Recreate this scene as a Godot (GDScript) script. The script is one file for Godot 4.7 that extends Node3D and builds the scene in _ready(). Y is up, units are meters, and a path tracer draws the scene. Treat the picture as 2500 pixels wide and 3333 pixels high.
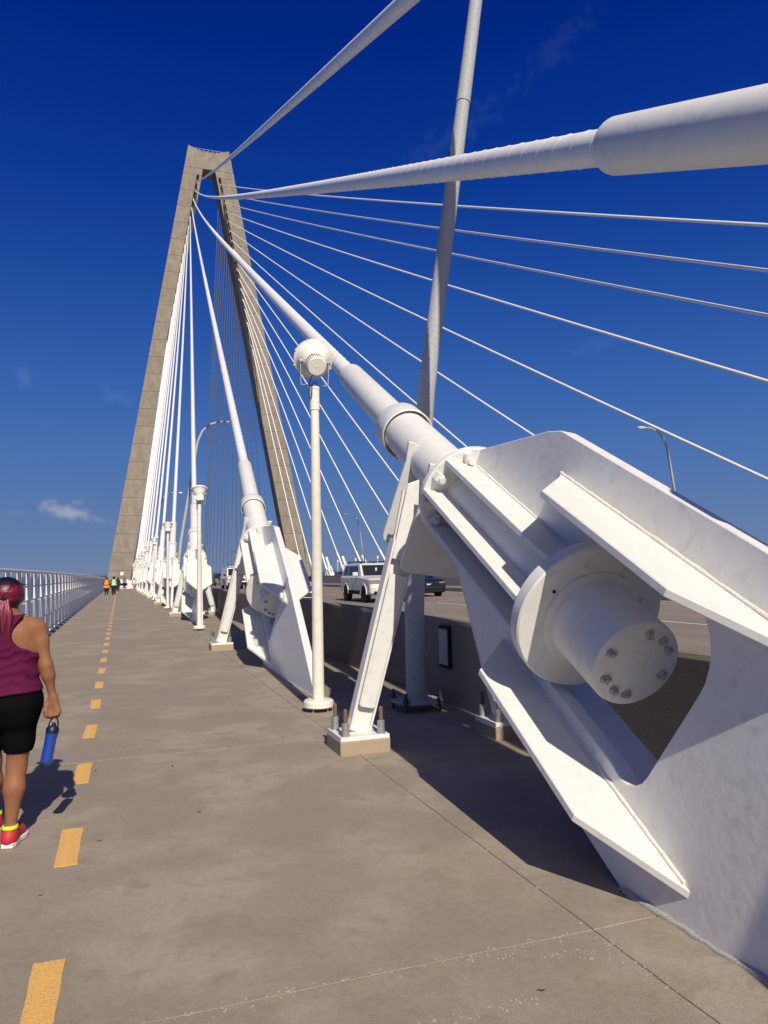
extends Node3D
# A cable-stayed bridge seen from its footway: x to the right, -z along the bridge, y up, metres.

const SAG := 4.2e-5            # the deck falls away as y = -SAG * z * z from the crest
const LEAN := 0.145            # the cable plane leans in towards the road
const TOWER_Z := -175.0
const ROAD_Y := 0.28

var M := {}
var rng := RandomNumberGenerator.new()
var taken := {}

# ---------------------------------------------------------------- mesh builder
class MB:
	var v := PackedVector3Array()
	var n := PackedVector3Array()
	var c := PackedColorArray()
	var col := Color(1, 1, 1)
	var use_col := false

	func tri(a: Vector3, b: Vector3, d: Vector3, na = null, nb = null, nd = null) -> void:
		var g := (b - a).cross(d - a)
		if g.length_squared() < 1e-16:
			return
		g = g.normalized()
		if na == null:
			# given counter-clockwise seen from outside; Godot wants clockwise
			v.append(a); v.append(d); v.append(b)
			n.append(g); n.append(g); n.append(g)
		else:
			if g.dot(na + nb + nd) > 0.0:
				v.append(a); v.append(d); v.append(b)
				n.append(na); n.append(nd); n.append(nb)
			else:
				v.append(a); v.append(b); v.append(d)
				n.append(na); n.append(nb); n.append(nd)
		c.append(col); c.append(col); c.append(col)

	func quad(a: Vector3, b: Vector3, d: Vector3, e: Vector3) -> void:
		tri(a, b, d)
		tri(a, d, e)

	func squad(a: Vector3, b: Vector3, d: Vector3, e: Vector3, na: Vector3, nb: Vector3, nd: Vector3, ne: Vector3) -> void:
		tri(a, b, d, na, nb, nd)
		tri(a, d, e, na, nd, ne)

	func prism(poly: PackedVector2Array, z0: float, z1: float, T := Transform3D(), bevel := 0.0) -> void:
		# polygon in local xy, pushed from z0 to z1 (z0 < z1), edges chamfered
		var p := poly
		if Geometry2D.is_polygon_clockwise(p):
			p = p.duplicate()
			p.reverse()
		var m := p.size()
		var q := PackedVector2Array()
		for i in m:
			var e0 := (p[i] - p[(i + m - 1) % m]).normalized()
			var e1 := (p[(i + 1) % m] - p[i]).normalized()
			var n0 := Vector2(-e0.y, e0.x)
			var n1 := Vector2(-e1.y, e1.x)
			q.append(p[i] + (n0 + n1) / maxf(1.0 + n0.dot(n1), 0.25) * bevel)
		var cap := Geometry2D.triangulate_polygon(q)
		for i in range(0, cap.size(), 3):
			var a := q[cap[i]]
			var b := q[cap[i + 1]]
			var d := q[cap[i + 2]]
			if (b - a).cross(d - a) < 0.0:
				var w := b
				b = d
				d = w
			tri(T * Vector3(a.x, a.y, z1), T * Vector3(b.x, b.y, z1), T * Vector3(d.x, d.y, z1))
			tri(T * Vector3(a.x, a.y, z0), T * Vector3(d.x, d.y, z0), T * Vector3(b.x, b.y, z0))
		for i in m:
			var j := (i + 1) % m
			var a0 := T * Vector3(p[i].x, p[i].y, z0 + bevel)
			var b0 := T * Vector3(p[j].x, p[j].y, z0 + bevel)
			var a1 := T * Vector3(p[i].x, p[i].y, z1 - bevel)
			var b1 := T * Vector3(p[j].x, p[j].y, z1 - bevel)
			quad(a0, b0, b1, a1)
			if bevel > 0.0:
				quad(a1, b1, T * Vector3(q[j].x, q[j].y, z1), T * Vector3(q[i].x, q[i].y, z1))
				quad(T * Vector3(q[i].x, q[i].y, z0), T * Vector3(q[j].x, q[j].y, z0), b0, a0)

	func box(size: Vector3, at := Vector3.ZERO, T := Transform3D(), bevel := 0.0) -> void:
		var h := size * 0.5
		var U := T * Transform3D(Basis(), at)
		prism(PackedVector2Array([Vector2(-h.x, -h.y), Vector2(h.x, -h.y), Vector2(h.x, h.y), Vector2(-h.x, h.y)]), -h.z, h.z, U, bevel)

	func hexa(p: Array) -> void:
		# eight corners: 0-3 counter-clockwise bottom seen from above, 4-7 above them
		quad(p[3], p[2], p[1], p[0])
		quad(p[4], p[5], p[6], p[7])
		for i in 4:
			var j: int = (i + 1) % 4
			quad(p[i], p[j], p[j + 4], p[i + 4])

	func lathe(prof: PackedVector2Array, T := Transform3D(), seg := 24, sharp := 0.8) -> void:
		# profile of (radius, height) turned round the local y axis
		var nn: Array[Vector2] = []
		for i in prof.size() - 1:
			var e := (prof[i + 1] - prof[i])
			nn.append(Vector2(e.y, -e.x).normalized() if e.length() > 1e-7 else Vector2(0, 1))
		for i in prof.size() - 1:
			var na := nn[i]
			var nb := nn[i]
			if i > 0 and nn[i].dot(nn[i - 1]) > sharp:
				na = (nn[i] + nn[i - 1]).normalized()
			if i < nn.size() - 1 and nn[i].dot(nn[i + 1]) > sharp:
				nb = (nn[i] + nn[i + 1]).normalized()
			for k in seg:
				var a0 := TAU * k / seg
				var a1 := TAU * (k + 1) / seg
				var d0 := Vector3(cos(a0), 0, sin(a0))
				var d1 := Vector3(cos(a1), 0, sin(a1))
				var up := Vector3.UP
				squad(T * (d0 * prof[i].x + up * prof[i].y), T * (d1 * prof[i].x + up * prof[i].y), T * (d1 * prof[i + 1].x + up * prof[i + 1].y), T * (d0 * prof[i + 1].x + up * prof[i + 1].y),
					T.basis * (d0 * na.x + up * na.y), T.basis * (d1 * na.x + up * na.y), T.basis * (d1 * nb.x + up * nb.y), T.basis * (d0 * nb.x + up * nb.y))

	func tube(pts: Array, radii: Array, seg := 12, caps := true, flat := 1.0) -> void:
		var m := pts.size()
		var rings := []
		var norms := []
		var side := Vector3.ZERO
		for i in m:
			var t: Vector3 = (pts[mini(i + 1, m - 1)] - pts[maxi(i - 1, 0)]).normalized()
			if i == 0:
				side = t.cross(Vector3.UP if absf(t.y) < 0.9 else Vector3.RIGHT).normalized()
			else:
				side = (side - t * side.dot(t)).normalized()
			var up := side.cross(t)
			var ring := []
			var nr := []
			for k in seg:
				var a := TAU * k / seg
				var d := side * cos(a) + up * sin(a) * flat
				ring.append(pts[i] + d * radii[i])
				nr.append((side * cos(a) + up * sin(a) / flat).normalized())
			rings.append(ring)
			norms.append(nr)
		for i in m - 1:
			for k in seg:
				var j := (k + 1) % seg
				squad(rings[i][k], rings[i][j], rings[i + 1][j], rings[i + 1][k], norms[i][k], norms[i][j], norms[i + 1][j], norms[i + 1][k])
		if caps:
			var t0: Vector3 = (pts[0] - pts[1]).normalized()
			var t1: Vector3 = (pts[m - 1] - pts[m - 2]).normalized()
			for k in seg:
				var j := (k + 1) % seg
				tri(pts[0], rings[0][k], rings[0][j], t0, t0, t0)
				tri(pts[m - 1], rings[m - 1][k], rings[m - 1][j], t1, t1, t1)

	func mesh() -> ArrayMesh:
		var a := []
		a.resize(Mesh.ARRAY_MAX)
		a[Mesh.ARRAY_VERTEX] = v
		a[Mesh.ARRAY_NORMAL] = n
		if use_col:
			a[Mesh.ARRAY_COLOR] = c
		var out := ArrayMesh.new()
		out.add_surface_from_arrays(Mesh.PRIMITIVE_TRIANGLES, a)
		return out

# ---------------------------------------------------------------- scene helpers
func numbered(called: String) -> String:
	if not taken.has(called):
		taken[called] = 0
		return called
	taken[called] += 1
	return "%s_%03d" % [called, taken[called]]

func part(called: String, shape, mat: Material, parent: Node3D, at := Transform3D()) -> MeshInstance3D:
	var o := MeshInstance3D.new()
	o.name = called
	o.mesh = shape.mesh() if shape is MB else shape
	o.material_override = mat
	o.transform = at
	parent.add_child(o, true)
	return o

func thing(called: String, label: String, category: String, at := Vector3.ZERO, turn := 0.0, group := "") -> Node3D:
	var o := Node3D.new()
	o.name = numbered(called)
	add_child(o)
	o.position = at
	o.rotation.y = turn
	o.set_meta("label", label)
	o.set_meta("category", category)
	if group:
		o.set_meta("group", group)
	return o

func setting(called: String, at := Vector3.ZERO) -> Node3D:
	var o := Node3D.new()
	o.name = numbered(called)
	add_child(o)
	o.position = at
	o.set_meta("kind", "structure")
	return o

func deck(z: float) -> float:
	return -SAG * z * z

func frame(x: Vector3, y: Vector3, z: Vector3, o: Vector3) -> Transform3D:
	return Transform3D(Basis(x, y, z), o)

func along(dir: Vector3, o := Vector3.ZERO) -> Transform3D:
	# a frame whose y axis runs along dir
	var y := dir.normalized()
	var x := y.cross(Vector3.FORWARD if absf(y.z) < 0.9 else Vector3.RIGHT).normalized()
	return Transform3D(Basis(x, y, x.cross(y)), o)

# ---------------------------------------------------------------- materials
func noise(freq: float, seed_: int, oct := 4, kind := FastNoiseLite.TYPE_SIMPLEX_SMOOTH) -> FastNoiseLite:
	var f := FastNoiseLite.new()
	f.noise_type = kind
	f.frequency = freq
	f.seed = seed_
	f.fractal_octaves = oct
	return f

func grey(size: int, f: FastNoiseLite) -> PackedByteArray:
	var im := f.get_seamless_image(size, size, false, false, 0.1)
	im.convert(Image.FORMAT_L8)
	return im.get_data()

func normal_tex(size: int, f: FastNoiseLite, strength: float) -> Texture2D:
	var im := f.get_seamless_image(size, size, false, false, 0.1)
	im.convert(Image.FORMAT_RGBA8)
	im.bump_map_to_normal_map(strength)
	return ImageTexture.create_from_image(im)

func mixed(size: int, base: Color, layers: Array) -> Texture2D:
	# layers: [noise, from, to, colour, amount]: where the noise lies between from and to the colour takes over by amount
	var data := PackedByteArray()
	data.resize(size * size * 3)
	var grids := []
	for l in layers:
		grids.append(grey(size, l[0]))
	for i in size * size:
		var r := base.r
		var g := base.g
		var b := base.b
		for k in layers.size():
			var l: Array = layers[k]
			var t := clampf((grids[k][i] / 255.0 - l[1]) / (l[2] - l[1]), 0.0, 1.0) * float(l[4])
			r += (l[3].r - r) * t
			g += (l[3].g - g) * t
			b += (l[3].b - b) * t
		data[i * 3] = int(r * 255.0)
		data[i * 3 + 1] = int(g * 255.0)
		data[i * 3 + 2] = int(b * 255.0)
	return ImageTexture.create_from_image(Image.create_from_data(size, size, false, Image.FORMAT_RGB8, data))

func lin(r: float, g: float, b: float) -> Color:
	return Color(r, g, b).linear_to_srgb()

func plain(colour: Color, rough := 0.6, metal := 0.0) -> StandardMaterial3D:
	var m := StandardMaterial3D.new()
	m.albedo_color = colour
	m.roughness = rough
	m.metallic = metal
	return m

func textured(tex: Texture2D, scale: float, rough := 0.8, world := true) -> StandardMaterial3D:
	var m := StandardMaterial3D.new()
	m.albedo_texture = tex
	m.roughness = rough
	m.uv1_triplanar = true
	m.uv1_world_triplanar = world
	m.uv1_scale = Vector3.ONE * scale
	return m

func stained(m: StandardMaterial3D, tex: Texture2D, scale: Vector3) -> StandardMaterial3D:
	m.detail_enabled = true
	m.detail_albedo = tex
	m.detail_blend_mode = BaseMaterial3D.BLEND_MODE_MUL
	m.detail_uv_layer = BaseMaterial3D.DETAIL_UV_2
	m.uv2_triplanar = true
	m.uv2_world_triplanar = true
	m.uv2_scale = scale
	return m

func make_materials() -> void:
	var fine := noise(0.16, 3, 4)
	var coarse := noise(0.012, 8, 5)
	# foot way: exposed fine aggregate, greyish tan, pale and dark grains
	var walk_tex := mixed(1024, lin(0.345, 0.29, 0.224), [
		[noise(0.02, 21, 4), 0.3, 0.7, lin(0.40, 0.342, 0.268), 0.8],
		[noise(0.3, 5, 2), 0.48, 0.8, lin(0.50, 0.44, 0.36), 0.85],
		[noise(0.34, 9, 2), 0.50, 0.8, lin(0.15, 0.125, 0.095), 0.8],
		[noise(0.25, 17, 1), 0.82, 0.9, lin(0.52, 0.48, 0.42), 0.6]])
	var stain_tex := mixed(1024, Color(1, 1, 1), [
		[noise(0.010, 33, 6), 0.35, 0.80, Color(0.91, 0.895, 0.88), 1.0],
		[noise(0.005, 41, 5), 0.40, 0.70, Color(0.90, 0.905, 0.91), 1.0],
		[noise(0.03, 55, 6), 0.55, 0.85, Color(0.90, 0.885, 0.86), 0.9],
		[noise(0.008, 56, 5), 0.58, 0.82, Color(0.90, 0.89, 0.88), 0.6]])
	M.walk = stained(textured(walk_tex, 0.9, 0.93), stain_tex, Vector3.ONE * 0.115)
	M.walk.normal_enabled = true
	M.walk.normal_texture = normal_tex(512, noise(0.25, 6, 3), 4.0)
	M.walk.normal_scale = 0.3
	M.joint = stained(textured(walk_tex, 1.4, 0.95), stain_tex, Vector3.ONE * 0.4)
	M.joint.albedo_color = Color(0.9, 0.88, 0.86)
	M.mortar = textured(walk_tex, 1.4, 0.95)
	M.mortar.albedo_color = Color(1.0, 1.0, 1.0)
	M.mortar.albedo_texture = mixed(256, lin(0.42, 0.37, 0.305), [[noise(0.2, 58, 3), 0.4, 0.8, lin(0.37, 0.32, 0.26), 0.8]])
	var road_tex := mixed(1024, lin(0.262, 0.222, 0.172), [
		[noise(0.02, 71, 4), 0.3, 0.7, lin(0.305, 0.26, 0.205), 0.8],
		[noise(0.28, 72, 2), 0.5, 0.85, lin(0.20, 0.175, 0.14), 0.7]])
	M.road = stained(textured(road_tex, 0.5, 0.92), stain_tex, Vector3(0.09, 0.09, 0.02))
	# barrier: weathered concrete, streaked along its length
	var bar_tex := mixed(1024, lin(0.215, 0.188, 0.155), [
		[noise(0.03, 81, 5), 0.4, 0.75, lin(0.265, 0.235, 0.195), 0.8],
		[noise(0.2, 82, 3), 0.5, 0.85, lin(0.14, 0.122, 0.1), 0.8]])
	M.barrier = textured(bar_tex, 0.6, 0.95)
	M.barrier.uv1_scale = Vector3(0.6, 1.3, 0.35)
	var med_tex := mixed(512, lin(0.24, 0.215, 0.18), [[noise(0.03, 91, 5), 0.4, 0.7, lin(0.3, 0.27, 0.23), 0.9], [noise(0.2, 92, 3), 0.5, 0.9, lin(0.15, 0.135, 0.115), 0.7]])
	M.median = textured(med_tex, 0.3, 0.95)
	# tower concrete with vertical streaks and lift-to-lift tone
	for i in 4:
		var k: float = [1.0, 0.965, 1.03, 0.94][i]
		var t_tex := mixed(512, lin(0.255 * k, 0.215 * k, 0.165 * k), [
			[noise(0.012, 100 + i, 5), 0.4, 0.75, lin(0.30 * k, 0.256 * k, 0.2 * k), 0.8],
			[noise(0.05, 110 + i, 4), 0.56, 0.85, lin(0.175 * k, 0.15 * k, 0.122 * k), 0.6],
			[noise(0.008, 120 + i, 4), 0.62, 0.72, lin(0.19 * k, 0.165 * k, 0.135 * k), 0.45]])
		M["tower%d" % i] = textured(t_tex, 0.08, 0.93)
		M["tower%d" % i].uv1_scale = Vector3(0.10, 0.045, 0.10)
	# white paint on steel: thin scuffs and a brushed surface
	var paint_tex := mixed(1024, lin(0.752, 0.748, 0.712), [
		[noise(0.012, 131, 5), 0.5, 0.8, lin(0.69, 0.687, 0.65), 0.8],
		[noise(0.012, 132, 6), 0.70, 0.86, lin(0.50, 0.485, 0.45), 0.3],
		[noise(0.04, 133, 6), 0.83, 0.90, lin(0.33, 0.27, 0.20), 0.5]])
	M.white = textured(paint_tex, 0.55, 0.48)
	M.white.normal_enabled = true
	M.white.normal_texture = normal_tex(512, noise(0.05, 134, 5), 1.5)
	M.white.normal_scale = 0.2
	M.white.metallic_specular = 0.4
	M.white_far = plain(lin(0.79, 0.775, 0.74), 0.5)
	M.cable = textured(mixed(512, lin(0.80, 0.795, 0.78), [[noise(0.02, 141, 5), 0.5, 0.8, lin(0.73, 0.72, 0.70), 0.8]]), 0.4, 0.42)
	M.weld = textured(mixed(512, lin(0.74, 0.71, 0.65), [[noise(0.06, 145, 4), 0.5, 0.75, lin(0.5, 0.46, 0.4), 0.7]]), 2.0, 0.6)
	M.cream = textured(mixed(512, lin(0.82, 0.79, 0.68), [[noise(0.02, 151, 5), 0.5, 0.8, lin(0.73, 0.695, 0.58), 0.8], [noise(0.08, 152, 4), 0.82, 0.88, lin(0.4, 0.34, 0.27), 0.5]]), 0.7, 0.4)
	M.rail = textured(mixed(512, lin(0.68, 0.685, 0.665), [[noise(0.03, 161, 4), 0.45, 0.75, lin(0.6, 0.605, 0.585), 0.8]]), 0.5, 0.5)
	var galv := mixed(1024, lin(0.36, 0.375, 0.39), [
		[noise(0.05, 171, 3, FastNoiseLite.TYPE_CELLULAR), 0.3, 0.7, lin(0.46, 0.475, 0.49), 0.7],
		[noise(0.02, 172, 4), 0.55, 0.75, lin(0.28, 0.295, 0.31), 0.7],
		[noise(0.06, 173, 5), 0.72, 0.82, lin(0.5, 0.5, 0.5), 0.6]])
	M.galv = textured(galv, 1.1, 0.62)
	M.galv.metallic_specular = 0.35
	M.steel = plain(lin(0.42, 0.42, 0.42), 0.45, 0.6)
	M.rust = textured(mixed(256, lin(0.13, 0.085, 0.055), [[noise(0.1, 181, 3), 0.4, 0.7, lin(0.2, 0.14, 0.1), 0.8]]), 6.0, 0.8)
	M.grime = textured(mixed(512, lin(0.50, 0.485, 0.45), [[noise(0.05, 191, 4), 0.45, 0.7, lin(0.13, 0.12, 0.11), 0.75], [noise(0.2, 192, 3), 0.6, 0.8, lin(0.6, 0.58, 0.54), 0.7]]), 5.0, 0.8)
	M.grout = textured(mixed(512, lin(0.38, 0.30, 0.21), [[noise(0.08, 201, 4), 0.5, 0.75, lin(0.22, 0.165, 0.11), 0.8], [noise(0.3, 202, 2), 0.6, 0.9, lin(0.5, 0.42, 0.32), 0.7]]), 2.5, 0.95)
	M.dash = textured(mixed(1024, lin(0.80, 0.455, 0.115), [
		[noise(0.015, 211, 5), 0.45, 0.75, lin(0.74, 0.43, 0.125), 0.8],
		[noise(0.22, 212, 3), 0.60, 0.85, lin(0.60, 0.36, 0.12), 0.8],
		[noise(0.05, 213, 6), 0.64, 0.70, lin(0.30, 0.25, 0.19), 0.85],
		[noise(0.12, 214, 4), 0.70, 0.84, lin(0.42, 0.31, 0.18), 0.6]]), 1.6, 0.85)
	M.line = textured(mixed(256, lin(0.70, 0.67, 0.60), [[noise(0.08, 221, 4), 0.55, 0.75, lin(0.5, 0.46, 0.4), 0.7]]), 0.8, 0.85)
	M.rubber = plain(lin(0.022, 0.022, 0.023), 0.85)
	M.black = plain(lin(0.016, 0.016, 0.018), 0.6)
	M.black.metallic_specular = 0.2
	M.dark_metal = plain(lin(0.06, 0.06, 0.065), 0.5, 0.3)
	M.glass = plain(lin(0.018, 0.026, 0.028), 0.06)
	M.chrome = plain(lin(0.75, 0.75, 0.75), 0.15, 1.0)
	M.rim = plain(lin(0.42, 0.42, 0.43), 0.3, 0.7)
	M.lens = plain(lin(0.72, 0.72, 0.70), 0.12)
	M.lamp_unit = plain(lin(0.40, 0.40, 0.40), 0.15, 0.5)
	M.amber = plain(lin(0.75, 0.22, 0.03), 0.25)
	M.tail = plain(lin(0.45, 0.015, 0.012), 0.25)
	M.cord = plain(lin(0.01, 0.012, 0.05), 0.5)
	M.leaf = plain(lin(0.05, 0.04, 0.03), 0.9)

# ---------------------------------------------------------------- camera, sky, sun
const SUN_TO := Vector3(-0.06, 1.0, 1.29)

func make_view() -> void:
	var yaw := deg_to_rad(19.4127)
	var pitch := deg_to_rad(4.3931)
	var roll := 0.02
	var fw := Vector3(sin(yaw) * cos(pitch), sin(pitch), -cos(yaw) * cos(pitch))
	var r0 := Vector3(cos(yaw), 0, sin(yaw))
	var u0 := r0.cross(fw)
	var r := r0 * cos(roll) - u0 * sin(roll)
	var u := u0 * cos(roll) + r0 * sin(roll)
	var cam := Camera3D.new()
	cam.name = "camera"
	add_child(cam)
	cam.transform = Transform3D(Basis(r, u, -fw), Vector3(0, 1.6, 0))
	cam.fov = rad_to_deg(2.0 * atan(1666.5 / 2450.0))
	cam.near = 0.05
	cam.far = 9000.0
	cam.current = true

	var env := Environment.new()
	env.background_mode = Environment.BG_SKY
	env.tonemap_mode = Environment.TONE_MAPPER_LINEAR
	env.tonemap_exposure = 1.0
	env.sdfgi_enabled = true
	env.ssao_enabled = true
	env.ssil_enabled = true
	var sky := Sky.new()
	var pano := PanoramaSkyMaterial.new()
	pano.panorama = sky_panorama()
	sky.sky_material = pano
	env.sky = sky
	var we := WorldEnvironment.new()
	we.name = "world_environment"
	we.environment = env
	add_child(we)

	var sun := DirectionalLight3D.new()
	sun.name = "sun"
	sun.light_color = Color(1.0, 0.955, 0.885)
	sun.light_energy = 1.55
	sun.light_angular_distance = 0.5
	sun.shadow_enabled = true
	add_child(sun)
	sun.look_at_from_position(Vector3.ZERO, -SUN_TO.normalized(), Vector3.FORWARD)

func sky_colour(el: float) -> Vector3:
	# clear-air gradient by elevation, linear light
	var stops := [[-90.0, Vector3(0.03, 0.06, 0.11)], [-2.0, Vector3(0.12, 0.17, 0.27)], [0.0, Vector3(0.165, 0.232, 0.375)], [2.0, Vector3(0.132, 0.212, 0.39)], [7.0, Vector3(0.080, 0.178, 0.43)], [12.0, Vector3(0.046, 0.136, 0.415)],
		[17.0, Vector3(0.024, 0.096, 0.375)], [22.0, Vector3(0.011, 0.064, 0.330)], [27.5, Vector3(0.004, 0.040, 0.285)], [37.0, Vector3(0.0, 0.0195, 0.21)], [60.0, Vector3(0.0, 0.011, 0.13)], [90.0, Vector3(0.0, 0.009, 0.105)]]
	for i in stops.size() - 1:
		if el <= stops[i + 1][0]:
			var t: float = (el - stops[i][0]) / (stops[i + 1][0] - stops[i][0])
			return stops[i][1].lerp(stops[i + 1][1], t)
	return stops[-1][1]

func sky_panorama() -> Texture2D:
	var w := 2048
	var h := 1024
	var im := Image.create(w, h, false, Image.FORMAT_RGBF)
	var sun := SUN_TO.normalized()
	var wisp := noise(0.9, 301, 5)
	var warp := noise(0.35, 302, 3)
	for y in h:
		var el := (0.5 - (y + 0.5) / h) * 180.0
		var base := sky_colour(el)
		im.fill_rect(Rect2i(0, y, w, 1), Color(base.x, base.y, base.z))
		if el < -1.0:
			continue
		# forward scattering in the haze round the sun, everywhere in the upper sky by the same law
		var e := deg_to_rad(el)
		for x in range(0, w, 4):
			var az := ((x + 2.0) / w - 0.5) * TAU
			var d := Vector3(sin(az) * cos(e), sin(e), -cos(az) * cos(e))
			var g := 0.72
			var k := ((1.0 - g * g) / pow(1.0 + g * g - 2.0 * g * d.dot(sun), 1.5) - 0.257) * 0.036
			if k > 0.0:
				var s := base + Vector3(1.0, 0.93, 0.80) * k
				im.fill_rect(Rect2i(x, y, 4, 1), Color(s.x, s.y, s.z))
	# clouds: [azimuth, elevation, half width, half height, tilt, brightness]
	var clouds := [[-3.55, 4.5, 1.9, 0.62, -0.22, 0.62], [-1.6, 4.0, 1.7, 0.22, -0.25, 0.22], [-2.6, 5.15, 0.6, 0.3, 0.2, 0.22], [-6.5, 13.6, 0.9, 0.55, 0.0, 0.10], [-0.2, 12.9, 1.3, 0.7, -0.3, 0.09],
		[25.5, 30.8, 5.5, 1.2, 0.42, 0.028], [34.0, 35.2, 4.0, 1.1, 0.5, 0.026], [-6.8, 4.4, 0.8, 0.2, 0.0, 0.08], [36, 16, 3.0, 0.6, 0.2, 0.04]]
	for cl in clouds:
		var x0 := int((cl[0] - cl[2] * 1.6 + 180.0) / 360.0 * w)
		var x1 := int((cl[0] + cl[2] * 1.6 + 180.0) / 360.0 * w)
		var y0 := int((90.0 - cl[1] - cl[3] * 2.4 - cl[2] * absf(cl[4])) / 180.0 * h)
		var y1 := int((90.0 - cl[1] + cl[3] * 2.4 + cl[2] * absf(cl[4])) / 180.0 * h)
		for y in range(y0, y1 + 1):
			for x in range(x0, x1 + 1):
				var az := (x + 0.5) / w * 360.0 - 180.0
				var el := 90.0 - (y + 0.5) / h * 180.0
				var dx: float = (az - cl[0]) / cl[2]
				var dy: float = (el - cl[1] - (az - cl[0]) * cl[4]) / cl[3]
				dy += warp.get_noise_2d(az * 2.0, el * 2.0) * 0.9
				var q: float = 1.0 - sqrt(dx * dx + dy * dy) + wisp.get_noise_2d(az, el * 1.6) * 0.85
				var a: float = smoothstep(0.0, 0.9, q) * cl[5]
				if a > 0.0:
					var p := im.get_pixel(x, y)
					im.set_pixel(x, y, p.lerp(Color(0.46, 0.47, 0.51) if cl[1] < 8.0 else Color(0.22, 0.36, 0.62), a if cl[1] < 8.0 else a * 1.3))
	# the middle of a panorama looks along +z: swap its halves
	var out := Image.create(w, h, false, Image.FORMAT_RGBF)
	out.blit_rect(im, Rect2i(0, 0, w / 2, h), Vector2i(w / 2, 0))
	out.blit_rect(im, Rect2i(w / 2, 0, w / 2, h), Vector2i(0, 0))
	return ImageTexture.create_from_image(out)

# ---------------------------------------------------------------- setting
func make_ground() -> void:
	var river := setting("river", Vector3(0, -60, 0))
	var wm := plain(lin(0.11, 0.165, 0.25), 0.5)
	wm.albedo_texture = mixed(512, Color(1, 1, 1), [[noise(0.02, 401, 5), 0.4, 0.7, Color(0.93, 0.94, 0.95), 1.0]])
	wm.uv1_triplanar = true
	wm.uv1_world_triplanar = true
	wm.uv1_scale = Vector3.ONE * 0.01
	var b := MB.new()
	b.box(Vector3(9000, 1, 9000), Vector3(0, -0.5, 0))
	part("water_surface", b, wm, river)

	# deck under everything
	var dk := setting("bridge_deck")
	b = MB.new()
	var zs := []
	var z := 60.0
	while z > -460.0:
		zs.append(z)
		z -= 8.0
	for i in zs.size() - 1:
		var za: float = zs[i]
		var zb: float = zs[i + 1]
		for s in [[-2.05, 3.72, -0.115, -0.6], [3.72, 37.9, 0.12, -1.9]]:
			b.hexa([Vector3(s[0], deck(za) + s[3], za), Vector3(s[1], deck(za) + s[3], za), Vector3(s[1], deck(zb) + s[3], zb), Vector3(s[0], deck(zb) + s[3], zb),
				Vector3(s[0], deck(za) + s[2], za), Vector3(s[1], deck(za) + s[2], za), Vector3(s[1], deck(zb) + s[2], zb), Vector3(s[0], deck(zb) + s[2], zb)])
	part("deck_slab", b, M.median, dk)

	# footway: slabs cast in two strips with a long joint between them
	var walk := setting("footway")
	var strips := [[-2.02, 1.981], [1.985, 3.70]]
	var meshes := []
	for s in strips:
		var set_ := []
		for variant in 5:
			var p := PackedVector2Array()
			var hz := 2.0825
			for e in 4:
				var n: int = [10, 36, 10, 36][e]
				for i in n:
					var t := float(i) / n
					var q: Vector2 = [Vector2(lerpf(s[0], s[1], t), -hz), Vector2(s[1], lerpf(-hz, hz, t)), Vector2(lerpf(s[1], s[0], t), hz), Vector2(s[0], lerpf(hz, -hz, t))][e]
					if i > 0:
						q += (Vector2(0, rng.randf_range(-0.004, 0.0015)) if e % 2 == 0 else Vector2(rng.randf_range(-0.0035, 0.0015), 0)) * [-1.0, 1.0, 1.0, -1.0][e]
					p.append(q)
			b = MB.new()
			b.prism(p, -0.1, 0.0, Transform3D(Basis(Vector3(1, 0, 0), Vector3(0, 0, -1), Vector3(0, 1, 0)), Vector3.ZERO), 0.0015)
			set_.append(b.mesh())
		meshes.append(set_)
	b = MB.new()
	b.box(Vector3(3.995, 0.08, 0.05), Vector3(-0.02, -0.0425, 0))
	b.box(Vector3(1.70, 0.08, 0.05), Vector3(2.845, -0.0425, 0))
	b.box(Vector3(0.04, 0.08, 4.12), Vector3(1.983, -0.0435, -2.085))
	var fill := b.mesh()
	var k := 0
	z = 5.38 + 4.17
	while z > -190.0:
		var zm := z - 2.085
		var tilt := atan(2.0 * SAG * zm)
		for i in 2:
			part("slab", meshes[i][rng.randi_range(0, 4)], M.walk, walk, Transform3D(Basis(Vector3.RIGHT, tilt), Vector3(0, deck(zm) + [0.0, 0.0015][i], zm)))
		part("joint_filler", fill, M.joint, walk, Transform3D(Basis(Vector3.RIGHT, tilt), Vector3(0, deck(z), z)))
		z -= 4.17
	# crumbs and smears of pale mortar along the nearer joints
	b = MB.new()
	var runs := [[Vector2(-0.5, -2.96), Vector2(1.95, -2.96), 150], [Vector2(0.6, -2.55), Vector2(1.5, -2.60), 60], [Vector2(1.35, -2.96), Vector2(1.98, -2.75), 90], [Vector2(1.98, -2.96), Vector2(1.98, -2.3), 70], [Vector2(1.98, -6.9), Vector2(1.98, -3.0), 120], [Vector2(-0.9, -7.13), Vector2(1.95, -7.13), 170], [Vector2(0.2, -2.2), Vector2(1.9, -1.9), 40], [Vector2(-1.6, -11.3), Vector2(1.9, -11.3), 90]]
	for r in runs:
		for i in r[2]:
			var c: Vector2 = r[0].lerp(r[1], rng.randf()) + Vector2(rng.randfn(), rng.randfn()) * 0.026
			var sz := absf(rng.randfn()) * 0.0026 + 0.0011
			var pp := PackedVector2Array()
			for kk in 6:
				var aa := TAU * kk / 6.0
				pp.append(Vector2(c.x + cos(aa) * sz * rng.randf_range(0.6, 1.5), -c.y + sin(aa) * sz * rng.randf_range(0.5, 1.2)))
			b.prism(pp, deck(c.y) - 0.002, deck(c.y) + 0.0022, Transform3D(Basis(Vector3(1, 0, 0), Vector3(0, 0, -1), Vector3(0, 1, 0)), Vector3.ZERO))
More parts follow.
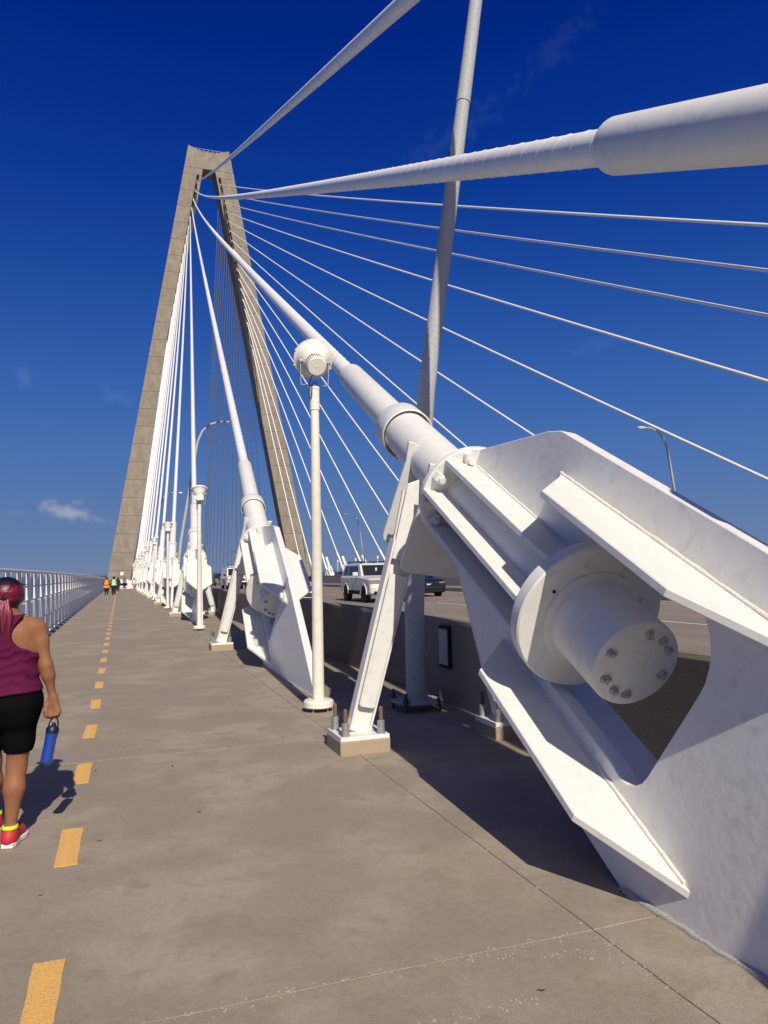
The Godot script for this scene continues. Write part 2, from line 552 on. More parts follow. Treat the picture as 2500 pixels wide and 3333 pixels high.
	var crumbs := part("mortar_crumbs", b, M.mortar, walk)
	crumbs.set_meta("kind", "stuff")
	# yellow centre dashes, hand-edged thermoplastic
	z = -1.47
	k = 0
	while z > -150.0:
		var p := PackedVector2Array()
		var skew := rng.randf_range(-0.02, 0.03)
		var hw := 0.057 + rng.randf_range(-0.004, 0.005)
		var ln := 0.68 + rng.randf_range(-0.03, 0.03)
		for e in 4:
			for i in 5:
				var t := i / 5.0
				var q: Vector2 = [Vector2(-hw + 2 * hw * t, -ln * 0.5), Vector2(hw, -ln * 0.5 + ln * t), Vector2(hw - 2 * hw * t, ln * 0.5), Vector2(-hw, ln * 0.5 - ln * t)][e]
				q += Vector2(rng.randf_range(-0.004, 0.004), rng.randf_range(-0.008, 0.008))
				q.x += skew * q.y
				p.append(q)
		b = MB.new()
		b.prism(p, 0.0, 0.004, Transform3D(Basis(Vector3.RIGHT, -PI / 2), Vector3.ZERO), 0.001)
		part("yellow_dash", b, M.dash, walk, Transform3D(Basis(Vector3.RIGHT, atan(2.0 * SAG * z)), Vector3(-0.268, deck(z) + 0.001, z)))
		z -= 1.755
		k += 1
	# road on the raised deck
	var road := setting("road")
	for r in [[4.02, 19.15], [20.05, 36.2]]:
		b = MB.new()
		for i in zs.size() - 1:
			var za: float = zs[i]
			var zb: float = zs[i + 1]
			b.hexa([Vector3(r[0], deck(za) + 0.14, za), Vector3(r[1], deck(za) + 0.14, za), Vector3(r[1], deck(zb) + 0.14, zb), Vector3(r[0], deck(zb) + 0.14, zb),
				Vector3(r[0], deck(za) + ROAD_Y, za), Vector3(r[1], deck(za) + ROAD_Y, za), Vector3(r[1], deck(zb) + ROAD_Y, zb), Vector3(r[0], deck(zb) + ROAD_Y, zb)])
		part("carriageway", b, M.road, road)
	b = MB.new()
	b.box(Vector3(0.12, 0.004, 3.05))
	var dm := b.mesh()
	for x in [8.3, 12.0, 15.7, 23.6, 27.3, 31.0]:
		z = -1.9
		while z > -290.0:
			part("lane_dash", dm, M.line, road, Transform3D(Basis(Vector3.RIGHT, atan(2.0 * SAG * z)), Vector3(x, deck(z) + ROAD_Y + 0.004, z)))
			z -= 12.2
	for x in [4.9, 18.7, 20.5, 35.4]:
		b = MB.new()
		for i in zs.size() - 1:
			var za: float = zs[i]
			var zb: float = zs[i + 1]
			b.quad(Vector3(x - 0.06, deck(za) + ROAD_Y + 0.004, za), Vector3(x + 0.06, deck(za) + ROAD_Y + 0.004, za), Vector3(x + 0.06, deck(zb) + ROAD_Y + 0.004, zb), Vector3(x - 0.06, deck(zb) + ROAD_Y + 0.004, zb))
		part("edge_line", b, M.line, road)

func barrier(label: String, poly: PackedVector2Array, mat: Material, z0: float, z1: float, step: float, bevel: float) -> void:
	var t := thing("concrete_barrier", label, "barrier")
	var b := MB.new()
	b.prism(poly, -step * 0.5 + 0.006, step * 0.5 - 0.006, Transform3D(), bevel)
	var m := b.mesh()
	var z := z0
	while z > z1:
		part("barrier_segment", m, mat, t, Transform3D(Basis(Vector3.RIGHT, atan(2.0 * SAG * z)), Vector3(0, deck(z), z)))
		z -= step

func make_barriers() -> void:
	barrier("weathered concrete parapet in shade between the footway and the road", PackedVector2Array([Vector2(3.705, -0.08), Vector2(4.05, -0.08), Vector2(4.05, 0.5), Vector2(3.985, 0.93), Vector2(3.96, 0.985), Vector2(3.90, 1.0), Vector2(3.76, 1.0), Vector2(3.715, 0.985), Vector2(3.70, 0.95)]), M.barrier, 9.0, -171.0, 6.1, 0.006)
	barrier("grey concrete median barrier between the two carriageways", PackedVector2Array([Vector2(19.1, 0.14), Vector2(20.1, 0.14), Vector2(20.1, 0.5), Vector2(19.92, 0.62), Vector2(19.85, 1.36), Vector2(19.35, 1.36), Vector2(19.28, 0.62), Vector2(19.1, 0.5)]), M.median, 20.0, -300.0, 12.0, 0.02)
	barrier("far concrete parapet on the other edge of the road", PackedVector2Array([Vector2(36.1, 0.0), Vector2(36.5, 0.0), Vector2(36.45, 1.15), Vector2(36.2, 1.15)]), M.median, 20.0, -300.0, 12.0, 0.02)
	# junction box let into the parapet behind the near strut
	var t := thing("junction_box", "small steel cover in a black frame on the parapet", "box", Vector3(3.69, 0.42, -8.35))
	var b := MB.new()
	b.box(Vector3(0.05, 0.5, 0.30), Vector3(0, 0.25, 0), Transform3D(), 0.006)
	part("frame", b, M.black, t)
	b = MB.new()
	b.box(Vector3(0.02, 0.42, 0.23), Vector3(-0.03, 0.25, 0), Transform3D(), 0.004)
	part("cover", b, M.galv, t)

func make_fence() -> void:
	var t := thing("railing", "tall pale grey steel railing with wire mesh panels along the outer edge of the footway", "railing")
	var pitch := 1.6
	# post: a flat plate that flares and bends in at the foot
	var pb := MB.new()
	pb.prism(PackedVector2Array([Vector2(-0.075, 0.03), Vector2(0.085, 0.03), Vector2(0.085, 0.05), Vector2(0.055, 0.16), Vector2(0.05, 0.5), Vector2(0.05, 1.70), Vector2(-0.05, 1.70), Vector2(-0.05, 0.5), Vector2(-0.06, 0.16)]), -0.012, 0.012, Transform3D(), 0.003)
	var post := pb.mesh()
	pb = MB.new()
	pb.box(Vector3(0.24, 0.025, 0.20), Vector3(0.03, 0.0175, 0), Transform3D(), 0.004)
	for s in [-1, 1]:
		pb.lathe(PackedVector2Array([Vector2(0.018, 0.03), Vector2(0.018, 0.065), Vector2(0.0, 0.065)]), Transform3D(Basis(), Vector3(0.10, 0, s * 0.06)), 6)
	var foot := pb.mesh()
	# welded wire mesh panel with three flats
	pb = MB.new()
	var count := 24
	for i in count:
		var wz := -pitch * (i + 0.5) / count
		pb.tube([Vector3(-0.03, 0.13, wz), Vector3(-0.03, 1.09, wz)], [0.0017, 0.0017], 5, false)
	for i in 19:
		pb.tube([Vector3(-0.033, 0.16 + i * 0.0495, -0.02), Vector3(-0.033, 0.16 + i * 0.0495, -pitch + 0.02)], [0.0017, 0.0017], 5, false)
	for y in [0.13, 0.56, 1.09]:
		pb.box(Vector3(0.035, 0.03, pitch - 0.03), Vector3(-0.005, y, -pitch * 0.5))
	var panel := pb.mesh()
	pb = MB.new()
	pb.tube([Vector3(0, 1.73, 0.01), Vector3(0, 1.73, -pitch)], [0.038, 0.038], 10, false)
	pb.tube([Vector3(0.0, 1.40, 0.01), Vector3(0.0, 1.40, -pitch)], [0.02, 0.02], 8, false)
	var rails := pb.mesh()
	pb = MB.new()
	pb.box(Vector3(0.10, 0.05, pitch - 0.06), Vector3(-0.02, 0.0, -pitch * 0.5))
	var kerb := pb.mesh()
	var z := 4.0
	while z > -163.0:
		var zm := z - pitch * 0.5
		var at := Transform3D(Basis(Vector3.RIGHT, atan(2.0 * SAG * zm)), Vector3(-1.90, deck(z), z))
		var p := part("post", post, M.rail, t, at)
		part("base_plate", foot, M.white_far, p)
		part("mesh_panel", panel, M.white_far, t, at)
		part("handrail", rails, M.rail, t, at)
		part("toe_channel", kerb, M.dark_metal, t, at)
		z -= pitch

# ---------------------------------------------------------------- tower
func loft(b: MB, pa: PackedVector2Array, ya: float, pb: PackedVector2Array, yb: float) -> void:
	# two polygons in xz (given counter-clockwise in x,-z) at two heights
	var m := pa.size()
	var cap := Geometry2D.triangulate_polygon(pa)
	var P := func(q: Vector2, y: float) -> Vector3: return Vector3(q.x, y, -q.y)
	for i in range(0, cap.size(), 3):
		var ids := [cap[i], cap[i + 1], cap[i + 2]]
		if (pa[ids[1]] - pa[ids[0]]).cross(pa[ids[2]] - pa[ids[0]]) < 0.0:
			ids = [cap[i], cap[i + 2], cap[i + 1]]
		b.tri(P.call(pb[ids[0]], yb), P.call(pb[ids[1]], yb), P.call(pb[ids[2]], yb))
		b.tri(P.call(pa[ids[0]], ya), P.call(pa[ids[2]], ya), P.call(pa[ids[1]], ya))
	for i in m:
		var j := (i + 1) % m
		b.quad(P.call(pa[i], ya), P.call(pa[j], ya), P.call(pb[j], yb), P.call(pb[i], yb))

func leg_width(y: float) -> float:
	return 4.8 - 0.0054 * (y - 3.0)

func leg_outer(side: int, y: float) -> float:
	return -2.39 + (y - 1.38) * 0.1692 if side < 0 else 43.03 - (y - 0.91) * 0.1862

func attach_y(i: int) -> float:
	return [93.87, 91.67, 89.48, 87.30, 85.10, 82.85, 80.55, 78.36, 76.05, 73.7, 71.3, 69.0, 66.4, 64.0, 60.9, 55.4][i - 1]

func attach_x(side: int, y: float) -> float:
	return 16.59 - (93.87 - y) * 0.168 if side < 0 else 22.27 + (93.79 - y) * 0.1845

func make_tower() -> void:
	var t := thing("bridge_tower", "tall grey-brown concrete bridge tower with two leaning legs joined at the top", "tower", Vector3(20, deck(TOWER_Z), TOWER_Z))
	var off := -t.position
	var section := func(side: int, y: float, inset: float, notch: bool) -> PackedVector2Array:
		var o := leg_outer(side, y)
		var i := o - side * leg_width(y)
		var x0 := minf(o, i) + inset
		var x1 := maxf(o, i) - inset
		var zf := -TOWER_Z + inset
		var zb := -TOWER_Z + 4.5 - inset
		if not notch:
			return PackedVector2Array([Vector2(x0, zf), Vector2(x1, zf), Vector2(x1, zb), Vector2(x0, zb)])
		var a := attach_x(side, y)
		var n0 := a - 0.16 if side < 0 else a - 0.42
		var n1 := a + 0.42 if side < 0 else a + 0.16
		return PackedVector2Array([Vector2(x0, zf), Vector2(n0, zf), Vector2(n0, zf + 1.0), Vector2(n1, zf + 1.0), Vector2(n1, zf), Vector2(x1, zf), Vector2(x1, zb), Vector2(x0, zb)])
	for side in [-1, 1]:
		var y := -61.0
		# shaft below the deck in one piece, then one piece to a pour
		var b := MB.new()
		loft(b, section.call(side, y, 0.0, false), y, section.call(side, -1.45, 0.0, false), -1.45)
		part("lower_shaft", b, M.tower1, t, Transform3D(Basis(), off))
		y = -1.45
		while y < 96.0:
			var top := minf(y + 4.03, 96.9)
			var notch := y > 52.0 and y < 94.0
			b = MB.new()
			loft(b, section.call(side, y + 0.02, 0.0, notch), y + 0.02, section.call(side, top - 0.045, 0.0, notch), top - 0.045)
			part("concrete_lift", b, M["tower%d" % rng.randi_range(0, 3)], t, Transform3D(Basis(), off))
			b = MB.new()
			loft(b, section.call(side, top - 0.06, 0.09, notch), top - 0.06, section.call(side, top + 0.03, 0.09, notch), top + 0.03)
			part("pour_joint", b, M.tower3, t, Transform3D(Basis(), off))
			y = top
	var b2 := MB.new()
	var xl0 := leg_outer(-1, 96.92)
	var xr0 := leg_outer(1, 96.92)
	b2.prism(PackedVector2Array([Vector2(xl0, 96.92), Vector2(xr0, 96.92), Vector2(24.16, 102.25), Vector2(20.9, 101.15), Vector2(18.1, 101.05), Vector2(14.68, 102.28)]), TOWER_Z - 4.5, TOWER_Z, Transform3D(), 0.02)
	part("crown", b2, M.tower0, t, Transform3D(Basis(), off))
	b2 = MB.new()
	b2.box(Vector3(0.75, 4.2, 0.12), Vector3(18.95, 98.98, TOWER_Z + 0.05))
	part("drain_pilaster", b2, M.tower2, t, Transform3D(Basis(), off))
	# cap railing standing in the dip of the crown
	var rail := MB.new()
	rail.tube([Vector3(14.9, 102.42, TOWER_Z - 1.2), Vector3(24.0, 102.4, TOWER_Z - 1.2)], [0.06, 0.06], 6)
	rail.tube([Vector3(15.4, 101.95, TOWER_Z - 1.2), Vector3(23.4, 101.92, TOWER_Z - 1.2)], [0.045, 0.045], 6)
	var r := part("cap_railing", rail, M.galv, t, Transform3D(Basis(), off))
	for i in 9:
		var pb := MB.new()
		var x := 15.4 + i * 1.0
		pb.tube([Vector3(x, 100.9, TOWER_Z - 1.2), Vector3(x, 102.42, TOWER_Z - 1.2)], [0.045, 0.045], 6)
		part("railing_post", pb, M.galv, r)
	# screen across the footway at the foot of the near leg
	var s := thing("footway_screen", "white board screen with a black slot at the foot of the near tower leg", "screen", Vector3(0.6, deck(-144.0), -144.0))
	for row in [[1.05, 0.62, M.white_far, "top_board"], [0.62, 0.30, M.black, "slot"], [0.30, 0.22, M.white_far, "rail"], [0.0, 0.12, M.white_far, "rail"]]:
		var bb := MB.new()
		bb.box(Vector3(1.7, row[1], 0.08), Vector3(0, row[0] + row[1] * 0.5, 0), Transform3D(), 0.01)
		part(row[3], bb, row[2], s)
	for x in [-0.87, 0.87]:
		var bb := MB.new()
		bb.box(Vector3(0.08, 1.75, 0.12), Vector3(x, 0.875, 0), Transform3D(), 0.01)
		part("post", bb, M.white_far, s)
	var w := thing("wind_panel", "plain white panel between the screen and the row of anchorages", "panel", Vector3(2.1, deck(-140.0), -140.0))
	for i in 3:
		var bb := MB.new()
		bb.box(Vector3(0.42, 1.5, 0.06), Vector3(-0.44 + i * 0.44, 0.75, 0), Transform3D(), 0.01)
		part("panel_board", bb, M.white_far, w)
	var sg := thing("wall_sign", "small blank white sign fixed to the near tower leg", "sign", Vector3(0.55, 1.9, TOWER_Z))
	var sb := MB.new()
	sb.box(Vector3(0.62, 0.75, 0.12), Vector3(0, 0, 0.07), Transform3D(), 0.02)
	part("plate", sb, M.white_far, sg)
	sb = MB.new()
	sb.box(Vector3(0.7, 0.83, 0.03), Vector3(0, 0, 0.0))
	part("backing", sb, M.galv, sg)

# ---------------------------------------------------------------- stays
const ORD := ["first", "second", "third", "fourth", "fifth", "sixth", "seventh", "eighth", "ninth", "tenth", "eleventh", "twelfth", "thirteenth", "fourteenth", "fifteenth", "sixteenth"]

func stay_z(i: int) -> float:
	return [6.0, 0.42, -5.6, -15.3, -29.6, -43.5, -56.0, -67.5, -78.8, -90.1, -101.4, -112.5, -123.5, -134.0, -144.5, -155.0][i - 1]

func stay_dir(i: int) -> Dictionary:
	# where cable i leaves its anchorage (near side), and at what slope
	var z := stay_z(i)
	var elev := 0.0
	var vA := 2.25
	for k in 3:
		var H := z - TOWER_Z
		elev = atan((attach_y(i) - vA - deck(z)) / H) - deg_to_rad(0.96) * H / 169.0
		vA = 1.39 + 1.95 * sin(elev)
	if i >= 4 and i < 7:
		vA -= 0.08
	if i == 3:
		elev = deg_to_rad(26.1); vA = 2.205
	if i == 2:
		elev = deg_to_rad(25.9)
	if i == 1:
		elev = deg_to_rad(26.15)
	var x := 2.42 + LEAN * vA - 0.01
	return {"z": z, "elev": elev, "at": Vector3(x, deck(z) + vA * 0.9895, z), "v": vA}

func cable_pts(A: Vector3, elev: float, B: Vector3, count: int) -> Array:
	var H := absf(A.z - B.z)
	var rise := tan(elev) * H
	var out := []
	for i in count + 1:
		var t := float(i) / count
		t = t * t * 0.5 + t * 0.5
		out.append(Vector3(lerpf(A.x, B.x, t), A.y + rise * t + (B.y - A.y - rise) * t * t, lerpf(A.z, B.z, t)))
	return out

func make_cables() -> void:
	for i in range(1, 17):
		var s := stay_dir(i)
		var ya := attach_y(i)
		var A: Vector3 = s.at
		var B := Vector3(attach_x(-1, ya), ya, TOWER_Z - 0.5)
		var pts := cable_pts(A, s.elev, B, 64)
		var lab: String = ORD[i - 1] + " stay cable from the top on the footway side of the tower"
		if i == 1:
			lab = "white stay cable that runs off the top edge of the picture"
		elif i == 2:
			lab = "thick white ribbed stay cable crossing to the right edge of the picture"
		elif i == 3:
			lab = "white ribbed stay cable rising from the nearest anchorage"
		var t := thing("stay_cable", lab, "cable", A, 0.0, "stay cables on the footway side")
		var loc := []
		var rad := []
		for p in pts:
			loc.append(p - A)
			rad.append(0.12 if i < 6 else 0.115)
		var b := MB.new()
		b.tube(loc, rad, 24 if i < 5 else 12, false)
		part("sheath", b, M.cable, t)
		# thicker guide pipe over the lower end
		var d: Vector3 = (pts[1] - pts[0]).normalized()
		b = MB.new()
		b.lathe(PackedVector2Array([Vector2(0.118, 4.9), Vector2(0.165, 4.9), Vector2(0.176, 4.885), Vector2(0.18, 4.87), Vector2(0.18, 2.0)]), along(d), 32 if i < 6 else 14)
		part("guide_pipe", b, M.white if i < 6 else M.white_far, t)
		b = MB.new()
		b.tube([loc[-2].lerp(loc[-1], 0.7), loc[-1]], [0.17, 0.17], 10)
		part("upper_sleeve", b, M.dark_metal, t)
		if i <= 4:
			# raised rib wound round the sheath
			b = MB.new()
			var L := 60.0 if i < 4 else 45.0
			var turn := 0.285
			var steps := int(L / turn * 14)
			var hp := []
			var hr := []
			var seg_i := 0
			var acc := 0.0
			for k in steps:
				var dist := 4.6 + k * turn / 14.0
				while seg_i < loc.size() - 2 and acc + loc[seg_i].distance_to(loc[seg_i + 1]) < dist:
					acc += loc[seg_i].distance_to(loc[seg_i + 1])
					seg_i += 1
				var f: float = (dist - acc) / loc[seg_i].distance_to(loc[seg_i + 1])
				var dd: Vector3 = (loc[seg_i + 1] - loc[seg_i]).normalized()
				var cpos: Vector3 = loc[seg_i].lerp(loc[seg_i + 1], f)
				var sx := dd.cross(Vector3.UP).normalized()
				var sy := sx.cross(dd)
				var a := TAU * k / 14.0
				hp.append(cpos + (sx * cos(a) + sy * sin(a)) * 0.121)
				hr.append(0.0045 if i > 1 else 0.002)
			b.tube(hp, hr, 4, false)
			part("helical_rib", b, M.cable, t)
			b = MB.new()
			var q: Vector3 = loc[12]
			var qd: Vector3 = (loc[13] - loc[12]).normalized()
			b.lathe(PackedVector2Array([Vector2(0.1215, -0.012), Vector2(0.1245, -0.008), Vector2(0.1245, 0.008), Vector2(0.1215, 0.012)]), along(qd, q), 24)
			part("sheath_joint", b, M.grime, t)
	# far plane, and both planes beyond the tower
	for i in range(1, 17):
		var s := stay_dir(i)
		var ya := attach_y(i)
		var zf: float = [7.0, 1.5, -4.0, -12.5, -25.0, -38.0, -51.0, -64.0, -77.0, -89.5, -101.5, -113.5, -125.0, -136.0, -147.0, -156.0][i - 1]
		var A := Vector3(36.75, deck(zf) + 1.6, zf)
		var B := Vector3(attach_x(1, ya), ya, TOWER_Z - 0.5)
		var el := atan((B.y - A.y) / (A.z - B.z)) - deg_to_rad(0.8) * (A.z - B.z) / 169.0
		var b := MB.new()
		var t := thing("stay_cable", ORD[i - 1] + " stay cable from the top on the far side of the road", "cable", A, 0.0, "stay cables on the far side")
		var loc := []
		var rad := []
		for p in cable_pts(A, el, B, 24):
			loc.append(p - A)
			rad.append(0.105)
		b.tube(loc, rad, 10, false)
		part("sheath", b, M.cable, t)
		var d: Vector3 = (loc[1] - loc[0]).normalized()
		b = MB.new()
		b.lathe(PackedVector2Array([Vector2(0.1, 5.0), Vector2(0.165, 4.95), Vector2(0.17, 1.9), Vector2(0.26, 1.88), Vector2(0.26, 1.5), Vector2(0.2, 1.48), Vector2(0.2, -0.4)]), along(d), 12)
		part("guide_pipe", b, M.white_far, t)
		for side in [-1, 1]:
			var zq := 2.0 * (TOWER_Z - 2.2) - stay_z(i)
			var Aq := Vector3(2.75 if side < 0 else 36.75, deck(zq) + 1.6, zq)
			var Bq := Vector3(attach_x(side, ya), ya, TOWER_Z - 4.3)
			var elq := atan((Bq.y - Aq.y) / absf(Aq.z - Bq.z)) - deg_to_rad(0.8) * absf(Aq.z - Bq.z) / 169.0
			var tq := thing("stay_cable", ORD[i - 1] + (" thin dark stay cable beyond the tower, footway side" if side < 0 else " thin dark stay cable beyond the tower, seen between its legs"), "cable", Aq, 0.0, "stay cables beyond the tower")
			loc = []
			rad = []
			for p in cable_pts(Aq, elq, Bq, 16):
				loc.append(p - Aq)
				rad.append(0.135)
			b = MB.new()
			b.tube(loc, rad, 8, false)
			part("sheath", b, M.cable, tq)

# ---------------------------------------------------------------- anchorages
const LATHE_S := Basis(Vector3(0, 1, 0), Vector3(1, 0, 0), Vector3(0, 0, -1))   # turns a lathe's y axis onto the cable axis

func arc(cx: float, cy: float, r: float, a0: float, a1: float, steps: int) -> Array:
	var out := []
	for i in steps + 1:
		var a := deg_to_rad(lerpf(a0, a1, float(i) / steps))
		out.append(Vector2(cx + cos(a) * r, cy + sin(a) * r))
	return out

func anchorage(label: String, A: Vector3, alpha: float, vA: float, lean: float, detail: int, group: String) -> void:
	var ev := Vector3(lean, 1, 0).normalized()
	var eu := Vector3(0, 0, -1)
	var S := eu * cos(alpha) + ev * sin(alpha)
	var Q := -eu * sin(alpha) + ev * cos(alpha)
	var R := S.cross(Q)
	var dz := 1.95 * cos(alpha)
	var base := Vector3(A.x - lean * vA * 0.99, deck(A.z + dz), A.z + dz)
	var t := thing("cable_anchorage", label, "anchorage", base, 0.0, group)
	var T := Transform3D(Basis(S, Q, R), A - base)
	var mat: Material = M.white if detail > 0 else M.white_far
	var bv := 0.006 if detail > 0 else 0.0
	var seg := 48 if detail > 1 else (28 if detail > 0 else 14)
	var b: MB
	# where the lines q = const of the plate meet the ground (a little below it)
	var ground := func(q: float, v: float) -> Vector2:
		var ds := (v - vA - q * cos(alpha)) / sin(alpha)
		return Vector2(ds, q)
	var g_far: Vector2 = ground.call(-0.95, -0.03)
	var g_near: Vector2 = ground.call(0.89, -0.03)
	# bring the near toe in a little, along the ground
	g_near += Vector2(cos(alpha), -sin(alpha)) * 0.36
	var poly := PackedVector2Array()
	for p in [Vector2(-0.03, 0.225), Vector2(-0.03, 0.42), Vector2(-0.95, 0.835)]:
		poly.append(p)
	for p in arc(-1.14, 0.77, 0.12, 65.0, 90.0, 3):
		poly.append(p)
	poly.append(Vector2(-3.0, 0.89))
	poly.append(g_near)
	poly.append(g_far)
	if g_far.x < -1.5:
		poly.append(Vector2(-1.35, -0.95))
		for p in arc(-1.25, -0.72, 0.23, 270.0, 320.0, 3):
			poly.append(p)
	for p in [Vector2(-0.03, -0.42), Vector2(-0.03, -0.225), Vector2(-1.85, -0.225), Vector2(-1.85, -0.5), Vector2(-2.68, -0.5)]:
		poly.append(p)
	for p in arc(-2.78, -0.36, 0.155, 285.0, 190.0, 5):
		poly.append(p)
	for p in arc(-2.70, 0.20, 0.32, 190.0, 110.0, 6):
		poly.append(p)
	for p in [Vector2(-2.5, 0.51), Vector2(-1.85, 0.51), Vector2(-1.85, 0.225)]:
		poly.append(p)
	b = MB.new()
	b.prism(poly, -0.055, 0.055, T, bv)
	part("main_plate", b, mat, t)
	if detail > 0:
		# ragged bead of sealant where the plate meets the slab
		var e0: Vector3 = T * Vector3(g_far.x, g_far.y, 0)
		var e1: Vector3 = T * Vector3(g_near.x, g_near.y, 0)
		for side in [-1, 1]:
			b = MB.new()
			var cp0 := []
			var cr0 := []
			for k in 60:
				var q := e0.lerp(e1, (k - 0.5) / 58.0)
				cp0.append(Vector3(q.x + side * (0.062 + rng.randf_range(-0.006, 0.01)), deck(base.z + q.z) - base.y + 0.0, q.z))
				cr0.append(rng.randf_range(0.010, 0.024))
			b.tube(cp0, cr0, 7)
			part("sealant_bead", b, M.grime, t)
	if detail > 1:
		b = MB.new()
		for k in 9:
			var o: Vector3 = T * Vector3(g_far.x, g_far.y, 0) + Vector3(-0.07 + rng.randf_range(-0.02, 0.01), 0.032 + rng.randf_range(-0.012, 0.012), rng.randf_range(-0.01, 0.05))
			b.lathe(PackedVector2Array([Vector2(0.0, -0.008), Vector2(0.012, -0.004), Vector2(0.010, 0.006), Vector2(0.0, 0.009)]), Transform3D(Basis(), o), 7, 0.2)
		part("rust_bloom", b, M.rust, t)
	# stiffening flanges either side of the plate, above and below the socket
	for side in [-1, 1]:
		var out := Vector3(0, 0, side)
		var U := T * Transform3D(Basis(Vector3(1, 0, 0), out, Vector3(1, 0, 0).cross(out)), Vector3.ZERO)
		for q in [0.625, -0.615]:
			b = MB.new()
			var off: float = q if side < 0 else -q
			var fp := PackedVector2Array([Vector2(-1.27, 0.055), Vector2(-1.36, 0.10), Vector2(-1.78, 0.44), Vector2(-3.0, 0.44), Vector2(-3.58, 0.055)])
			if q < 0:
				fp = PackedVector2Array([Vector2(-1.27, 0.055), Vector2(-1.70, 0.40), Vector2(-2.96, 0.40), Vector2(-3.42, 0.055)])
			b.prism(fp, off - 0.022, off + 0.022, U, bv)
			part("flange", b, mat, t)
			if detail > 1:
				b = MB.new()
				var wp := []
				var wr := []
				for k in 40:
					var s := lerpf(-1.30, -3.5 if q > 0 else -3.38, k / 39.0)
					wp.append(T * Vector3(s, q + 0.022 + 0.004 + rng.randf_range(-0.002, 0.002), side * (0.06 + rng.randf_range(-0.002, 0.002))))
					wr.append(0.013 + rng.randf_range(-0.003, 0.003))
				b.tube(wp, wr, 7)
				part("weld_bead", b, M.weld, t)
		# fins between the round plate and the bearing disc
		for f in [[0.27, 0.055, 0.30], [0.0, 0.2, 0.415], [-0.27, 0.055, 0.30]]:
			b = MB.new()
			var off2: float = f[0] if side < 0 else -f[0]
			b.prism(PackedVector2Array([Vector2(-0.03, f[1]), Vector2(-0.03, f[2] + 0.02), Vector2(-1.94, f[2] + 0.02), Vector2(-1.94, f[1])]), off2 - 0.02, off2 + 0.02, U, bv * 0.7)
			part("fin", b, mat, t)
			if detail > 1 and f[0] > 0.0:
				b = MB.new()
				var wp := []
				var wr := []
				for k in 30:
					wp.append(T * Vector3(lerpf(-0.1, -1.9, k / 29.0), f[0] + 0.024 + rng.randf_range(-0.002, 0.002), side * 0.06))
					wr.append(0.012 + rng.randf_range(-0.003, 0.003))
				b.tube(wp, wr, 7)
				part("weld_bead", b, M.weld, t)
	# pipe, round plate, bearing disc, end cap: turned round the cable axis
	var L := T * Transform3D(LATHE_S, Vector3.ZERO)
	b = MB.new()
	b.lathe(PackedVector2Array([Vector2(0.235, 2.05), Vector2(0.235, -1.92)]), L, seg)
	part("anchor_pipe", b, mat, t)
	b = MB.new()
	b.lathe(PackedVector2Array([Vector2(0.2, 2.22), Vector2(0.25, 2.22), Vector2(0.275, 2.18), Vector2(0.278, 1.87), Vector2(0.268, 1.86), Vector2(0.262, 1.87), Vector2(0.258, 1.98), Vector2(0.2, 2.0)]), L, seg)
	part("collar", b, mat, t)
	b = MB.new()
	b.lathe(PackedVector2Array([Vector2(0.2, 0.035), Vector2(0.425, 0.035), Vector2(0.433, 0.027), Vector2(0.433, -0.027), Vector2(0.425, -0.035), Vector2(0.2, -0.035)]), L, seg)
	var plate := part("round_plate", b, mat, t)
	b = MB.new()
	b.lathe(PackedVector2Array([Vector2(0.0, -1.92), Vector2(0.452, -1.92), Vector2(0.462, -1.93), Vector2(0.462, -2.015), Vector2(0.452, -2.025), Vector2(0.0, -2.025)]), L, seg)
	var disc := part("bearing_disc", b, mat, t)
	b = MB.new()
	b.lathe(PackedVector2Array([Vector2(0.305, -2.02), Vector2(0.305, -2.045), Vector2(0.30, -2.05), Vector2(0.262, -2.052), Vector2(0.259, -2.06), Vector2(0.262, -2.068), Vector2(0.258, -2.075), Vector2(0.256, -2.49), Vector2(0.25, -2.508), Vector2(0.235, -2.515), Vector2(0.0, -2.515)]), L, seg)
	var cap := part("end_cap", b, mat, t)
	if detail > 0:
		# clamps on the underside of the round plate
		for a in [22.0, 43.0, 68.0, 105.0, 128.0, 155.0, 205.0, 232.0, 255.0, 292.0, 317.0, 338.0]:
			var rad := deg_to_rad(a)
			var dir := Vector3(0, cos(rad), -sin(rad))
			var tan_ := Vector3(1, 0, 0).cross(dir)
			var K := T * Transform3D(Basis(Vector3(1, 0, 0), dir, tan_), Vector3.ZERO)
			b = MB.new()
			b.box(Vector3(0.055, 0.10, 0.075), Vector3(-0.063, 0.36, 0), K, 0.008)
			b.lathe(PackedVector2Array([Vector2(0.0, -0.055), Vector2(0.026, -0.055), Vector2(0.029, -0.05), Vector2(0.029, -0.02), Vector2(0.0, -0.02)]), K * Transform3D(LATHE_S, Vector3(-0.07, 0.355, 0)), 6)
			part("clamp", b, mat, plate)
		# bolts under lumps of sealant on the end face
		for a in [90.0, 124.0, 145.0, 15.0, 194.0, 326.0, 294.0, 268.0]:
			var rad := deg_to_rad(a)
			var K := T * Transform3D(LATHE_S, Vector3(-2.513, sin(rad) * 0.185, -cos(rad) * 0.185))
			b = MB.new()
			var sz := rng.randf_range(0.75, 1.1)
			var prof := PackedVector2Array([Vector2(0.0, -0.028), Vector2(0.012, -0.027), Vector2(0.013, -0.016), Vector2(0.020, -0.012), Vector2(0.024 * sz, -0.006), Vector2(0.031 * sz, 0.002)])
			b.lathe(prof, K, 9)
